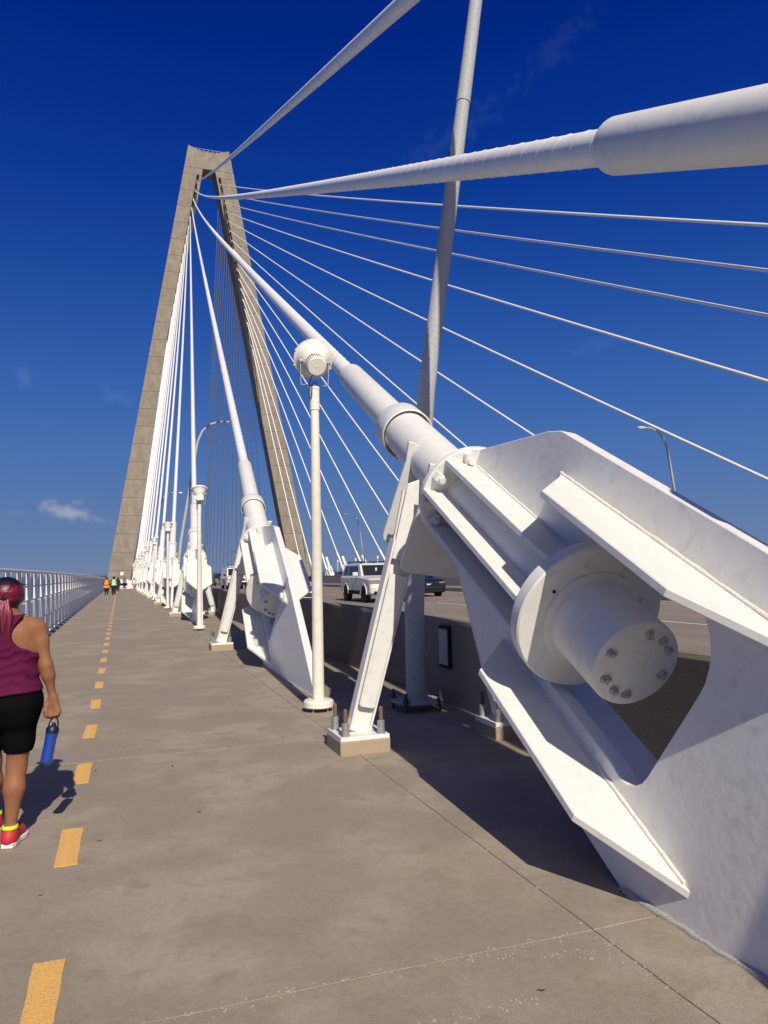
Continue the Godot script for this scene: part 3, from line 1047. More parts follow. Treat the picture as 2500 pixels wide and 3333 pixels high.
			for k in 5:
				var aa := rng.randf() * TAU
				var o := Vector3(cos(aa) * 0.022, rng.randf_range(-0.012, -0.002), sin(aa) * 0.022)
				var rr := rng.randf_range(0.008, 0.014)
				b.lathe(PackedVector2Array([Vector2(0.0, -rr), Vector2(rr * 0.8, -rr * 0.6), Vector2(rr, 0.0), Vector2(rr * 0.8, rr * 0.6), Vector2(0.0, rr)]), K * Transform3D(Basis(), o), 7, 0.2)
			part("cap_bolt", b, M.grime, cap)
		for a in [110.0, 152.0, 62.0]:
			var rad := deg_to_rad(a)
			b = MB.new()
			b.lathe(PackedVector2Array([Vector2(0.0, -0.03), Vector2(0.02, -0.028), Vector2(0.024, -0.018), Vector2(0.026, 0.0)]), T * Transform3D(LATHE_S, Vector3(-2.02, sin(rad) * 0.335, -cos(rad) * 0.335)), 12)
			part("disc_bolt", b, mat, disc)
		for a in [200.0, 25.0]:
			var rad := deg_to_rad(a)
			b = MB.new()
			b.lathe(PackedVector2Array([Vector2(0.0, -0.003), Vector2(0.011, -0.003), Vector2(0.011, 0.0)]), T * Transform3D(LATHE_S, Vector3(-2.026, sin(rad) * 0.33, -cos(rad) * 0.33)), 10)
			part("bolt_hole", b, M.black, disc)
	# saddle plates wrapped under the pipe
	var sad := PackedVector2Array()
	for p in [Vector2(0.30, 0.14), Vector2(0.235, 0.14)]:
		sad.append(p)
	for p in arc(0, 0, 0.237, 30.0, -210.0, 14):
		sad.append(Vector2(p.x, p.y))
	for p in [Vector2(-0.235, 0.14), Vector2(-0.30, 0.14), Vector2(-0.275, -0.05), Vector2(-0.285, -0.30), Vector2(-0.30, -0.78)]:
		sad.append(p)
	for p in arc(-0.22, -0.80, 0.08, 190.0, 265.0, 3):
		sad.append(p)
	for p in arc(0.22, -0.80, 0.08, 275.0, 350.0, 3):
		sad.append(p)
	for p in [Vector2(0.30, -0.78), Vector2(0.285, -0.30), Vector2(0.275, -0.05)]:
		sad.append(p)
	# polygon x -> right, y -> Q, pushed along -S
	for s in [0.33, 0.98]:
		b = MB.new()
		b.prism(sad, -0.018, 0.018, T * Transform3D(Basis(Vector3(0, 0, 1), Vector3(0, 1, 0), Vector3(-1, 0, 0)), Vector3(s, 0, 0)), bv * 0.7)
		part("saddle_plate", b, mat, t)
	# two raking legs
	var top := T * Vector3(0.66, -0.30, 0)
	var mid_x := (A - base).x + lean * 0.3 + 0.02
	for side in [-1, 1]:
		var fy := deck(A.z - 1.1) - base.y
		var foot := Vector3(mid_x + side * 0.75, fy + 0.155, top.z - 0.30)
		var head: Vector3 = top + R * (side * 0.20) + Vector3(0, 0.05, 0)
		var up: Vector3 = (head - foot).normalized()
		var xr: Vector3 = (R - up * R.dot(up)).normalized()
		var F := Transform3D(Basis(xr, up, xr.cross(up)), foot)
		var len_ := foot.distance_to(head)
		b = MB.new()
		b.prism(PackedVector2Array([Vector2(-0.115, 0), Vector2(0.115, 0), Vector2(0.085, 0.3), Vector2(0.10, len_ * 0.75), Vector2(0.13, len_), Vector2(-0.13, len_), Vector2(-0.10, len_ * 0.75), Vector2(-0.085, 0.3)]), -0.02, 0.02, F, bv)
		for e in [-1, 1]:
			var a0 := Vector3(e * 0.092, 0.02, 0)
			var a1 := Vector3(e * 0.108, len_ * 0.8, 0)
			var ed := (a1 - a0).normalized()
			var ex := Vector3(ed.y, -ed.x, 0)
			b.box(Vector3(0.02, a0.distance_to(a1), 0.12), Vector3(0, a0.distance_to(a1) * 0.5, 0), F * Transform3D(Basis(ex, ed, ex.cross(ed)), a0), bv * 0.6)
		var leg := part("leg", b, mat, t)
		b = MB.new()
		# channel laid on the front of the leg with a rounded lower end
		var cp := PackedVector2Array()
		for p in arc(-0.046, 0.27, 0.03, 180.0, 270.0, 4):
			cp.append(p)
		for p in arc(0.046, 0.27, 0.03, 270.0, 360.0, 4):
			cp.append(p)
		cp.append(Vector2(0.084, len_ * 0.66))
		cp.append(Vector2(-0.084, len_ * 0.66))
		b.prism(cp, 0.06, 0.085, F, bv)
		part("cover_plate", b, mat, leg)
		b = MB.new()
		b.prism(PackedVector2Array([Vector2(-0.10, len_ * 0.72), Vector2(0.10, len_ * 0.72), Vector2(0.13, len_ * 0.8), Vector2(0.13, len_ * 1.0), Vector2(0.05, len_ * 1.08), Vector2(-0.12, len_ * 1.03)]), 0.06, 0.08, F, bv)
		if detail > 0:
			for k in 3:
				b.lathe(PackedVector2Array([Vector2(0.0, 0.03), Vector2(0.024, 0.03), Vector2(0.028, 0.024), Vector2(0.028, 0.0)]), F * Transform3D(Basis(Vector3(1, 0, 0), Vector3(0, 0, 1), Vector3(0, -1, 0)), Vector3(0.07 * side * -1.0, len_ * (0.78 + k * 0.1), 0.08)), 6)
		part("gusset", b, mat, leg)
		# pad, base plate, anchor bolts
		b = MB.new()
		b.box(Vector3(0.46, 0.13, 0.46), Vector3(foot.x, fy + 0.05, foot.z), Transform3D(), 0.008 if detail > 0 else 0.0)
		var pad := part("grout_pad", b, M.grout, t)
		b = MB.new()
		b.box(Vector3(0.45, 0.04, 0.45), Vector3(foot.x, fy + 0.136, foot.z), Transform3D(), bv)
		part("base_plate", b, mat, pad)
		if detail > 0:
			for e in [Vector2(-1, -1), Vector2(1, -1), Vector2(1, 1), Vector2(-1, 1)]:
				var o := Vector3(foot.x + e.x * 0.165, fy + 0.156, foot.z + e.y * 0.165)
				b = MB.new()
				b.lathe(PackedVector2Array([Vector2(0.045, 0.0), Vector2(0.045, 0.006), Vector2(0.036, 0.006), Vector2(0.036, 0.055), Vector2(0.03, 0.06), Vector2(0.036, 0.065), Vector2(0.036, 0.11), Vector2(0.03, 0.115), Vector2(0.0, 0.115)]), Transform3D(Basis(), o), 6)
				part("anchor_nut", b, M.steel, pad)
				b = MB.new()
				var prof := PackedVector2Array()
				for k in 12:
					prof.append(Vector2(0.0195 if k % 2 == 0 else 0.0175, 0.10 + k * 0.0115))
				prof.append(Vector2(0.0, 0.24))
				b.lathe(prof, Transform3D(Basis(), o), 10)
				part("threaded_rod", b, M.rust, pad)

func make_anchorages() -> void:
	for i in range(1, 16):
		var s := stay_dir(i)
		var alpha := atan(tan(s.elev) / 0.9895)
		var lab := "white steel cable anchorage, number %s of the row along the footway" % ORD[maxi(i - 3, 0)]
		if i == 1:
			lab = "white cable anchorage furthest behind the viewpoint"
		elif i == 2:
			lab = "white cable anchorage just beside the viewpoint"
		elif i == 3:
			lab = "nearest white cable anchorage with its big bolted end cap in full view"
		elif i == 4:
			lab = "white cable anchorage behind the nearest light post"
		elif i == 5:
			lab = "white cable anchorage just behind the second light post"
		else:
			lab = "white cable anchorage, %s in the row counted from the nearest" % ORD[i - 3]
		anchorage(lab, s.at, alpha, s.v, LEAN, 2 if i == 3 else (1 if i < 7 else 0), "cable anchorages along the footway")
	# far side of the road, from where the railing lets them show
	for i in range(1, 16):
		var zf: float = [7.0, 1.5, -4.0, -12.5, -25.0, -38.0, -51.0, -64.0, -77.0, -89.5, -101.5, -113.5, -125.0, -136.0, -147.0][i - 1]
		var ya := attach_y(i)
		var el := atan((ya - 2.0) / (zf - TOWER_Z)) - deg_to_rad(0.3)
		var vA := 1.39 + 1.95 * sin(el)
		anchorage("white anchorage across the road under the %s cable from the top" % ORD[i - 1], Vector3(36.75 + 0.2, deck(zf) + vA, zf), el, vA, -LEAN, 0, "cable anchorages across the road")

# ---------------------------------------------------------------- lamps
func floodlight(label: String, at: Vector3, aim: Vector3, detail: bool, group: String, tall := 3.78) -> void:
	var t := thing("floodlight", label, "floodlight", at, 0.0, group)
	var b := MB.new()
	var seg := 32 if detail else 12
	b.lathe(PackedVector2Array([Vector2(0.0, 0.05), Vector2(0.165, 0.05), Vector2(0.175, 0.06), Vector2(0.175, 0.085), Vector2(0.168, 0.09), Vector2(0.175, 0.096), Vector2(0.172, 0.118), Vector2(0.155, 0.135), Vector2(0.07, 0.142)]), Transform3D(), seg)
	var base := part("base_flange", b, M.cream, t)
	for k in 4:
		var a := TAU * (k + 0.5) / 4.0
		b = MB.new()
		b.tube([Vector3(cos(a) * 0.12, -0.002, sin(a) * 0.12), Vector3(cos(a) * 0.12, 0.06, sin(a) * 0.12)], [0.013, 0.013], 8)
		part("stud", b, M.steel, base)
	b = MB.new()
	b.lathe(PackedVector2Array([Vector2(0.068, 0.13), Vector2(0.062, tall * 0.55), Vector2(0.0625, tall * 0.55 + 0.001), Vector2(0.05, tall - 0.27)]), Transform3D(), seg)
	part("post", b, M.cream, t)
	b = MB.new()
	b.lathe(PackedVector2Array([Vector2(0.05, tall - 0.28), Vector2(0.058, tall - 0.28), Vector2(0.058, tall - 0.03), Vector2(0.063, tall - 0.03), Vector2(0.063, tall), Vector2(0.0, tall)]), Transform3D(), seg)
	part("slip_collar", b, M.cream, t)
	# head pointing along aim
	var y := aim.normalized()
	var x := Vector3(1, 0, 0)
	x = (x - y * x.dot(y)).normalized()
	var c := Vector3(0, tall + 0.30, 0.02)
	var H := Transform3D(Basis(x, y, x.cross(y)), c)
	b = MB.new()
	b.lathe(PackedVector2Array([Vector2(0.115, -0.06), Vector2(0.135, -0.03), Vector2(0.175, 0.05), Vector2(0.205, 0.115), Vector2(0.222, 0.125), Vector2(0.236, 0.13), Vector2(0.238, 0.165), Vector2(0.228, 0.172), Vector2(0.20, 0.165)]), H, seg, 0.8)
	var bell := part("reflector_bell", b, M.cream, t)
	b = MB.new()
	b.lathe(PackedVector2Array([Vector2(0.215, 0.16), Vector2(0.0, 0.165)]), H, seg)
	part("front_lens", b, M.glass, bell)
	b = MB.new()
	b.lathe(PackedVector2Array([Vector2(0.10, -0.06), Vector2(0.095, -0.19), Vector2(0.108, -0.192), Vector2(0.112, -0.20), Vector2(0.108, -0.235), Vector2(0.10, -0.243), Vector2(0.012, -0.243), Vector2(0.010, -0.247), Vector2(0.0, -0.247)]), H, seg)
	var body := part("lamp_body", b, M.cream, t)
	if detail:
		for k in 26:
			var a := TAU * k / 26.0
			b = MB.new()
			b.box(Vector3(0.022, 0.125, 0.009), Vector3(0.107, -0.125, 0), H * Transform3D(Basis(Vector3.UP, a), Vector3.ZERO))
			part("cooling_fin", b, M.cream, body)
		for k in 8:
			var a := TAU * (k + 0.5) / 8.0
			b = MB.new()
			b.box(Vector3(0.018, 0.03, 0.025), Vector3(0.236, 0.14, 0), H * Transform3D(Basis(Vector3.UP, a), Vector3.ZERO), 0.003)
			part("rim_clip", b, M.cream, bell)
	# yoke: a U of flat bar from the post top to the trunnions
	b = MB.new()
	var tr := c + H.basis.y * 0.0
	for s in [-1, 1]:
		var e := Vector3(s * 0.165, tall + 0.02, 0.0)
		var g := Vector3(s * 0.172, tr.y, tr.z)
		b.tube([e, g], [0.017, 0.017], 6, true, 0.4)
		b.tube([Vector3(0, tall + 0.012, 0.0), e], [0.02, 0.02], 6, true, 0.4)
		b.lathe(PackedVector2Array([Vector2(0.0, -0.02), Vector2(0.026, -0.02), Vector2(0.026, 0.03), Vector2(0.0, 0.03)]), Transform3D(Basis(Vector3(0, 1, 0), Vector3(-s, 0, 0), Vector3(0, 0, s)), g), 10)
	part("yoke", b, M.galv, t)
	if detail:
		b = MB.new()
		b.tube([c - H.basis.y * 0.16 + Vector3(-0.03, -0.09, 0), Vector3(-0.06, tall + 0.08, 0.05), Vector3(-0.085, tall - 0.06, 0.06), Vector3(-0.07, tall - 0.16, 0.06), Vector3(-0.05, tall - 0.13, 0.06), Vector3(-0.04, tall + 0.02, 0.05), Vector3(0.0, tall + 0.06, 0.03), Vector3(0.03, tall + 0.02, 0.02)], [0.006, 0.006, 0.006, 0.006, 0.006, 0.006, 0.006, 0.006], 6)
		part("flex_cable", b, M.cord, t)

func street_lamp(label: String, at: Vector3, side: float, detail: bool, group: String) -> void:
	# davit pole: upright foot, a slow lean over the road, then an arch to the lantern
	var t := thing("street_lamp", label, "street lamp", at, 0.0, group)
	var b := MB.new()
	var y0 := 0.12 if detail else 0.0
	var raw := [[0.0, 0.0, 0.117], [0.0, 1.0, 0.113], [0.06, 2.1, 0.108], [0.22, 3.6, 0.102], [0.40, 4.75, 0.097], [0.58, 5.85, 0.092], [0.70, 6.6, 0.088], [0.82, 7.35, 0.083]]
	var up := [[0.814, 7.31, 0.089], [1.035, 8.7, 0.082], [1.17, 9.45, 0.077], [1.45, 10.1, 0.072], [1.9, 10.5, 0.066], [2.45, 10.68, 0.06], [2.85, 10.69, 0.055]]
	var pts := []
	var rad := []
	for r in raw:
		pts.append(Vector3(r[0] * side, y0 + r[1], 0)); rad.append(r[2])
	b.tube(pts, rad, 28 if detail else 8)
	part("pole", b, M.galv, t)
	pts = []; rad = []
	for r in up:
		pts.append(Vector3(r[0] * side, y0 + r[1], 0)); rad.append(r[2])
	b = MB.new()
	b.tube(pts, rad, 28 if detail else 8)
	part("davit_arm", b, M.galv, t)
	b = MB.new()
	var hp := []
	var hr := []
	for k in 7:
		hp.append(Vector3((2.8 + k * 0.115) * side, y0 + 10.68, 0))
		hr.append([0.05, 0.1, 0.135, 0.145, 0.135, 0.105, 0.03][k])
	b.tube(hp, hr, 14, true, 0.6)
	var head := part("lantern", b, M.rail, t)
	b = MB.new()
	b.box(Vector3(0.4, 0.03, 0.16), Vector3(3.2 * side, y0 + 10.60, 0), Transform3D(), 0.01)
	part("lens", b, M.lens, head)
	b = MB.new()
	if detail:
		var pl := PackedVector2Array()
		for k in 8:
			var a := TAU * (k + 0.5) / 8.0
			var e := Vector2(cos(a), sin(a)) * 0.34
			pl.append(Vector2(clampf(e.x, -0.27, 0.27), clampf(e.y, -0.27, 0.27)))
		b.prism(pl, y0 - 0.03, y0, Transform3D(Basis(Vector3.RIGHT, -PI / 2), Vector3.ZERO), 0.004)
		var bp := part("base_plate", b, M.galv, t)
		for e in [Vector2(-1, -1), Vector2(1, -1), Vector2(1, 1), Vector2(-1, 1)]:
			var o := Vector3(e.x * 0.205, 0.0, e.y * 0.205)
			var nb := MB.new()
			nb.tube([o + Vector3(0, -0.005, 0), o + Vector3(0, 0.22, 0)], [0.016, 0.016], 8)
			nb.lathe(PackedVector2Array([Vector2(0.032, y0 - 0.065), Vector2(0.032, y0 - 0.032), Vector2(0.0, y0 - 0.032)]), Transform3D(Basis(), o), 6)
			nb.lathe(PackedVector2Array([Vector2(0.05, y0), Vector2(0.05, y0 + 0.006), Vector2(0.032, y0 + 0.008), Vector2(0.032, y0 + 0.045), Vector2(0.0, y0 + 0.045)]), Transform3D(Basis(), o), 6)
			part("anchor_bolt", nb, M.dark_metal, bp)
		b = MB.new()
		b.lathe(PackedVector2Array([Vector2(0.06, 0.0), Vector2(0.06, 0.02), Vector2(0.05, 0.028), Vector2(0.0, 0.028)]), Transform3D(Basis(Vector3(0, 1, 0), Vector3(1, 0, 0), Vector3(0, 0, -1)), Vector3(0.105, y0 + 0.48, 0)), 16)
		part("hand_hole_cover", b, M.galv, t)
		b = MB.new()
		b.lathe(PackedVector2Array([Vector2(0.092, -0.02), Vector2(0.0925, 0.02)]), along(Vector3(0.16, 1, 0), Vector3(0.815 * side, y0 + 7.32, 0)), 28)
		part("slip_joint", b, M.galv, t)
		for o in [Vector3(0.845, 7.5, 0.0), Vector3(0.70, 6.6, 0)]:
			b = MB.new()
			b.box(Vector3(0.03, 0.04, 0.03), Vector3(o.x * side - 0.088, y0 + o.y, 0.0), Transform3D(), 0.008)
			part("step_lug", b, M.dark_metal, t)
	else:
		b.box(Vector3(0.5, 0.04, 0.5), Vector3(0, 0.02, 0))
		part("base_plate", b, M.galv, t)

func make_lamps() -> void:
	var zs := [-8.55, -22.25, -37.3, -52.0, -65.0, -77.0, -88.5, -100.0, -111.0, -122.0, -133.0]
	for i in zs.size():
		var lab: String = "cream floodlight on a slim post, %s in the row along the footway" % ORD[i]
		if i == 0:
			lab = "nearest cream floodlight on a tall post, seen from behind with its ribbed lamp body"
		elif i == 1:
			lab = "cream floodlight on the second post, its bell opening upwards"
		floodlight(lab, Vector3(2.17 + 0.004 * i, deck(zs[i]), zs[i]), Vector3(0.12, 0.54, -0.97) if i == 0 else Vector3(-0.03 + 0.01 * (i % 3), 0.93, -0.36), i < 3, "floodlights along the footway", 3.78 if i == 0 else (3.62 if i == 1 else 3.6))
	var far_z := [-75.5, -98.0, -109.5, -121.0, -132.0]
	for i in far_z.size():
		floodlight("small white floodlight across the road, %s from the right" % ORD[i], Vector3(37.4, deck(far_z[i]), far_z[i]), Vector3(0.02, 0.9, -0.4), false, "floodlights across the road", 3.7)
	street_lamp("near galvanised lamp pole rising past the cables and off the top of the picture", Vector3(3.22, 0, -8.15), 1.0, true, "galvanised street lamps")
	street_lamp("galvanised street lamp arching over the road beyond the second anchorage", Vector3(3.15, deck(-45.0), -45.0), 1.0, false, "galvanised street lamps")
	street_lamp("galvanised street lamp on the footway side, third from the viewpoint", Vector3(3.0, deck(-84.0), -84.0), 1.0, false, "galvanised street lamps")
	var fz := [[-41.5, "standing against the sky above the near plate at the right"], [-112.0, "standing behind the white sport utility car"], [-150.0, "standing in front of the far tower leg"], [-205.0, "beyond the tower, right of the white van"], [-240.0, "beyond the tower, above the dark pickup"]]
	for f in fz:
		street_lamp("far galvanised street lamp " + f[1], Vector3(36.3, deck(f[0]) + 0.2, f[0]), -1.0, false, "galvanised street lamps across the road")

# ---------------------------------------------------------------- vehicles (front towards local +z)
func wheel(t: Node3D, at: Vector3, r: float, w: float, side: float) -> void:
	var K := Transform3D(Basis(Vector3(0, 1, 0), Vector3(side, 0, 0), Vector3(0, 0, 1)), at)
	if K.basis.determinant() < 0:
		K.basis.z = -K.basis.z
	var b := MB.new()
	b.lathe(PackedVector2Array([Vector2(r * 0.62, -w * 0.5), Vector2(r * 0.94, -w * 0.5), Vector2(r, -w * 0.36), Vector2(r, w * 0.36), Vector2(r * 0.94, w * 0.5), Vector2(r * 0.64, w * 0.5)]), K, 22, 0.5)
	var ty := part("tyre", b, M.rubber, t)
	b = MB.new()
	b.lathe(PackedVector2Array([Vector2(r * 0.64, w * 0.48), Vector2(r * 0.6, w * 0.40), Vector2(r * 0.56, w * 0.2), Vector2(0.0, w * 0.2)]), K, 22)
	for k in 5:
		b.box(Vector3(r * 0.62, w * 0.2, r * 0.16), Vector3(r * 0.31, w * 0.33, 0), K * Transform3D(Basis(Vector3.UP, TAU * k / 5.0), Vector3.ZERO), 0.005)
	part("rim", b, M.rim, ty)

func car(spec: Dictionary, label: String, category: String, at: Vector3, turn: float) -> Node3D:
	var t := thing(spec.name, label, category, at, turn, "vehicles on the road")
	var paint: Material = spec.paint
	var hw: float = spec.w * 0.5
	var b := MB.new()
	b.prism(spec.lower, -hw, hw, Transform3D(Basis(Vector3(0, 0, 1), Vector3(0, 1, 0), Vector3(-1, 0, 0)), Vector3.ZERO), 0.07)
	part("body", b, paint, t)
	if spec.has("cladding"):
		for s in [-1, 1]:
			b = MB.new()
			b.box(Vector3(0.03, 0.16, spec.l * 0.5), Vector3(s * (hw + 0.005), spec.sill + 0.06, 0), Transform3D(), 0.01)
			part("sill_trim", b, M.black, t)
	# greenhouse: base z from gb0 to gb1 at belt, roof z from gr0 to gr1
	var yb: float = spec.belt
	var yr: float = spec.roof
	var wb: float = hw - 0.05
	var wr: float = hw - spec.tumble
	var g := [Vector3(-wb, yb - 0.03, spec.gb1), Vector3(wb, yb - 0.03, spec.gb1), Vector3(wb, yb - 0.03, spec.gb0), Vector3(-wb, yb - 0.03, spec.gb0), Vector3(-wr, yr, spec.gr1), Vector3(wr, yr, spec.gr1), Vector3(wr, yr, spec.gr0), Vector3(-wr, yr, spec.gr0)]
	b = MB.new()
	b.hexa(g)
	# crowned roof
	var rp := [Vector3(-wr, yr - 0.002, spec.gr1), Vector3(wr, yr - 0.002, spec.gr1), Vector3(wr, yr - 0.002, spec.gr0), Vector3(-wr, yr - 0.002, spec.gr0)]
	var ru := []
	for p in rp:
		ru.append(Vector3(p.x * 0.84, yr + 0.05, lerpf(p.z, (spec.gr0 + spec.gr1) * 0.5, 0.14)))
	b.hexa(rp + ru)
	part("cabin", b, spec.get("roof_paint", paint), t)
	var pane := func(a: Vector3, c: Vector3, d: Vector3, e: Vector3, u0: float, u1: float, v0: float, v1: float, called: String) -> void:
		# a-c along the bottom, e-d along the top
		var nrm := (c - a).cross(e - a).normalized() * 0.012
		var f := func(u: float, v: float) -> Vector3: return (a.lerp(c, u)).lerp(e.lerp(d, u), v)
		var m := MB.new()
		var p0: Vector3 = f.call(u0, v0)
		var p1: Vector3 = f.call(u1, v0)
		var p2: Vector3 = f.call(u1, v1)
		var p3: Vector3 = f.call(u0, v1)
		m.hexa([p0, p1, p2, p3, p0 + nrm, p1 + nrm, p2 + nrm, p3 + nrm])
		part(called, m, M.glass, t)
	pane.call(g[0], g[1], g[5], g[4], 0.06, 0.94, 0.10, 0.92, "windscreen")
	pane.call(g[2], g[3], g[7], g[6], 0.08, 0.92, 0.14, 0.9, "rear_window")
	for w in spec.windows:
		pane.call(g[1], g[2], g[6], g[5], w[0], w[1], 0.14, 0.88, "side_window")
		pane.call(g[3], g[0], g[4], g[7], 1.0 - w[1], 1.0 - w[0], 0.14, 0.88, "side_window")
	for s in [-1, 1]:
		wheel(t, Vector3(s * (hw - 0.1), spec.wheel, spec.ax1), spec.wheel, 0.23, s)
		wheel(t, Vector3(s * (hw - 0.1), spec.wheel, spec.ax0), spec.wheel, 0.23, s)
		for ax in [spec.ax0, spec.ax1]:
			b = MB.new()
			var ap := PackedVector2Array()
			for p in arc(ax, spec.wheel, spec.wheel + 0.1, 0.0, 180.0, 10):
				ap.append(p)
			for p in arc(ax, spec.wheel, spec.wheel + 0.02, 180.0, 0.0, 10):
				ap.append(p)
			b.prism(ap, -0.035, 0.035, Transform3D(Basis(Vector3(0, 0, 1), Vector3(0, 1, 0), Vector3(-1, 0, 0)), Vector3(s * (hw - 0.005), 0, 0)), 0.012)
			part("wheel_arch", b, spec.get("arch", paint), t)
			b = MB.new()
			b.lathe(PackedVector2Array([Vector2(0.0, 0.0), Vector2(spec.wheel + 0.05, 0.0), Vector2(spec.wheel + 0.05, 0.012), Vector2(0.0, 0.012)]), Transform3D(Basis(Vector3(0, 1, 0), Vector3(s, 0, 0), Vector3(0, 0, s * -1.0)), Vector3(s * (hw - 0.008), spec.wheel, ax)), 20)
			part("wheel_well", b, M.black, t)
		b = MB.new()
		b.box(Vector3(0.24, 0.17, 0.10), Vector3(s * (hw + 0.10), yb + 0.10, spec.gb1 - 0.42), Transform3D(), 0.03)
		part("wing_mirror", b, spec.get("mirror", paint), t)
		for k in [0, 1]:
			b = MB.new()
			b.box(Vector3(0.03, 0.04, 0.2), Vector3(s * (hw + 0.012), yb - 0.16, 0.15 - k * 0.95), Transform3D(), 0.008)
			part("door_handle", b, spec.get("trim", paint), t)
	for d in spec.details:
		b = MB.new()
		b.box(d[1], d[0], Transform3D(), d[4] if d.size() > 4 else 0.015)
		part(d[2], b, d[3], t)
		if d[0].x > 0.05 and not (d.size() > 5):
			b = MB.new()
			b.box(d[1], d[0] * Vector3(-1, 1, 1), Transform3D(), d[4] if d.size() > 4 else 0.015)
			part(d[2], b, d[3], t)
	return t

func make_vehicles() -> void:
	var white_paint := plain(lin(0.66, 0.65, 0.62), 0.3)
	white_paint.clearcoat_enabled = true
	white_paint.clearcoat = 0.6
	var bright := plain(lin(0.76, 0.76, 0.75), 0.28)
	bright.clearcoat_enabled = true
	var navy := plain(lin(0.006, 0.010, 0.032), 0.38)
	navy.metallic_specular = 0.3
	var coal := plain(lin(0.02, 0.021, 0.023), 0.22)
	coal.clearcoat_enabled = true
	var grey_p := plain(lin(0.16, 0.165, 0.17), 0.4)
	var y := func(x: float, z: float) -> Vector3: return Vector3(x, deck(z) + ROAD_Y, z)
	# sport utility car
	var suv := {"name": "sport_utility_car", "paint": white_paint, "l": 4.45, "w": 1.82, "belt": 1.10, "roof": 1.62, "tumble": 0.19, "sill": 0.36, "cladding": true, "wheel": 0.355, "ax1": 1.33, "ax0": -1.30, "gb0": -2.12, "gb1": 0.92, "gr0": -1.95, "gr1": 0.22, "trim": M.chrome,
		"lower": PackedVector2Array([Vector2(-2.2, 0.42), Vector2(-2.0, 0.34), Vector2(1.9, 0.34), Vector2(2.2, 0.40), Vector2(2.24, 0.62), Vector2(2.16, 0.93), Vector2(1.95, 1.02), Vector2(0.95, 1.11), Vector2(-2.1, 1.12), Vector2(-2.22, 0.9)]),
		"windows": [[0.12, 0.40], [0.43, 0.66], [0.70, 0.93]],
		"details": [[Vector3(0.66, 0.87, 2.15), Vector3(0.42, 0.17, 0.12), "headlight", M.lamp_unit], [Vector3(0.875, 0.87, 2.08), Vector3(0.06, 0.16, 0.2), "turn_signal", M.amber], [Vector3(0, 0.86, 2.19), Vector3(0.82, 0.22, 0.06), "grille", M.black], [Vector3(0, 0.86, 2.225), Vector3(0.84, 0.05, 0.03), "grille_bar", M.chrome], [Vector3(0, 0.955, 2.19), Vector3(0.9, 0.04, 0.08), "grille_bar", M.chrome], [Vector3(0.62, 0.56, 2.22), Vector3(0.15, 0.13, 0.06), "fog_lamp", M.lens, 0.05], [Vector3(0, 0.42, 2.2), Vector3(1.5, 0.12, 0.1), "lower_intake", M.black], [Vector3(0, 0.55, 2.235), Vector3(0.36, 0.16, 0.03), "number_plate", M.line],
			[Vector3(0.60, 1.74, -0.85), Vector3(0.045, 0.04, 2.0), "roof_rail", M.black], [Vector3(0.60, 1.70, 0.08), Vector3(0.05, 0.07, 0.14), "rail_foot", M.black], [Vector3(0.60, 1.70, -1.75), Vector3(0.05, 0.07, 0.14), "rail_foot", M.black], [Vector3(0, 1.73, -0.2), Vector3(1.2, 0.03, 0.06), "cross_bar", M.black], [Vector3(0, 1.73, -1.3), Vector3(1.2, 0.03, 0.06), "cross_bar", M.black], [Vector3(0.82, 1.0, -2.2), Vector3(0.12, 0.36, 0.05), "tail_light", M.tail]]}
	var o := car(suv, "white sport utility car with black roof rails, partly behind the near strut", "car", y.call(10.6, -31.6), 0.0)
	var b := MB.new()
	b.box(Vector3(0.07, 0.13, 0.01), Vector3(-0.10, 1.40, 0.62), Transform3D(), 0.002)
	part("hanging_permit", b, M.line, o)
	# dark coupe with a running horse on the grille
	var coupe := {"name": "coupe", "paint": navy, "l": 4.75, "w": 1.92, "belt": 0.92, "roof": 1.32, "tumble": 0.30, "sill": 0.2, "wheel": 0.34, "ax1": 1.52, "ax0": -1.2, "gb0": -1.75, "gb1": 0.75, "gr0": -0.75, "gr1": -0.05,
		"lower": PackedVector2Array([Vector2(-2.3, 0.3), Vector2(-2.1, 0.2), Vector2(2.1, 0.18), Vector2(2.38, 0.24), Vector2(2.40, 0.55), Vector2(2.34, 0.76), Vector2(2.1, 0.85), Vector2(0.8, 0.93), Vector2(-1.7, 0.95), Vector2(-2.32, 0.92)]),
		"windows": [[0.12, 0.62], [0.68, 0.9]],
		"details": [[Vector3(0.74, 0.70, 2.34), Vector3(0.3, 0.08, 0.1), "headlight", M.lamp_unit], [Vector3(0, 0.60, 2.38), Vector3(1.15, 0.19, 0.06), "grille", M.black], [Vector3(0, 0.47, 2.40), Vector3(1.5, 0.02, 0.04), "bumper_line", M.chrome, 0.004], [Vector3(0, 0.30, 2.38), Vector3(1.5, 0.17, 0.06), "lower_intake", M.black], [Vector3(0.8, 0.33, 2.38), Vector3(0.2, 0.2, 0.06), "side_intake", M.black], [Vector3(0.7, 0.8, -2.31), Vector3(0.4, 0.14, 0.06), "tail_light", M.tail]]}
	o = car(coupe, "dark navy coupe with a silver horse emblem, between the strut legs", "car", y.call(14.45, -37.0), 0.0)
	b = MB.new()
	b.prism(PackedVector2Array([Vector2(-0.13, 0.025), Vector2(-0.10, 0.05), Vector2(-0.07, 0.035), Vector2(-0.03, 0.03), Vector2(0.04, 0.035), Vector2(0.09, 0.03), Vector2(0.15, 0.05), Vector2(0.12, 0.015), Vector2(0.09, 0.01), Vector2(0.11, -0.03), Vector2(0.06, -0.005), Vector2(0.0, -0.01), Vector2(-0.03, -0.05), Vector2(-0.05, -0.005), Vector2(-0.09, -0.02), Vector2(-0.08, 0.01)]), 0.0, 0.02, Transform3D(Basis(), Vector3(0, 0.61, 2.41)), 0.0)
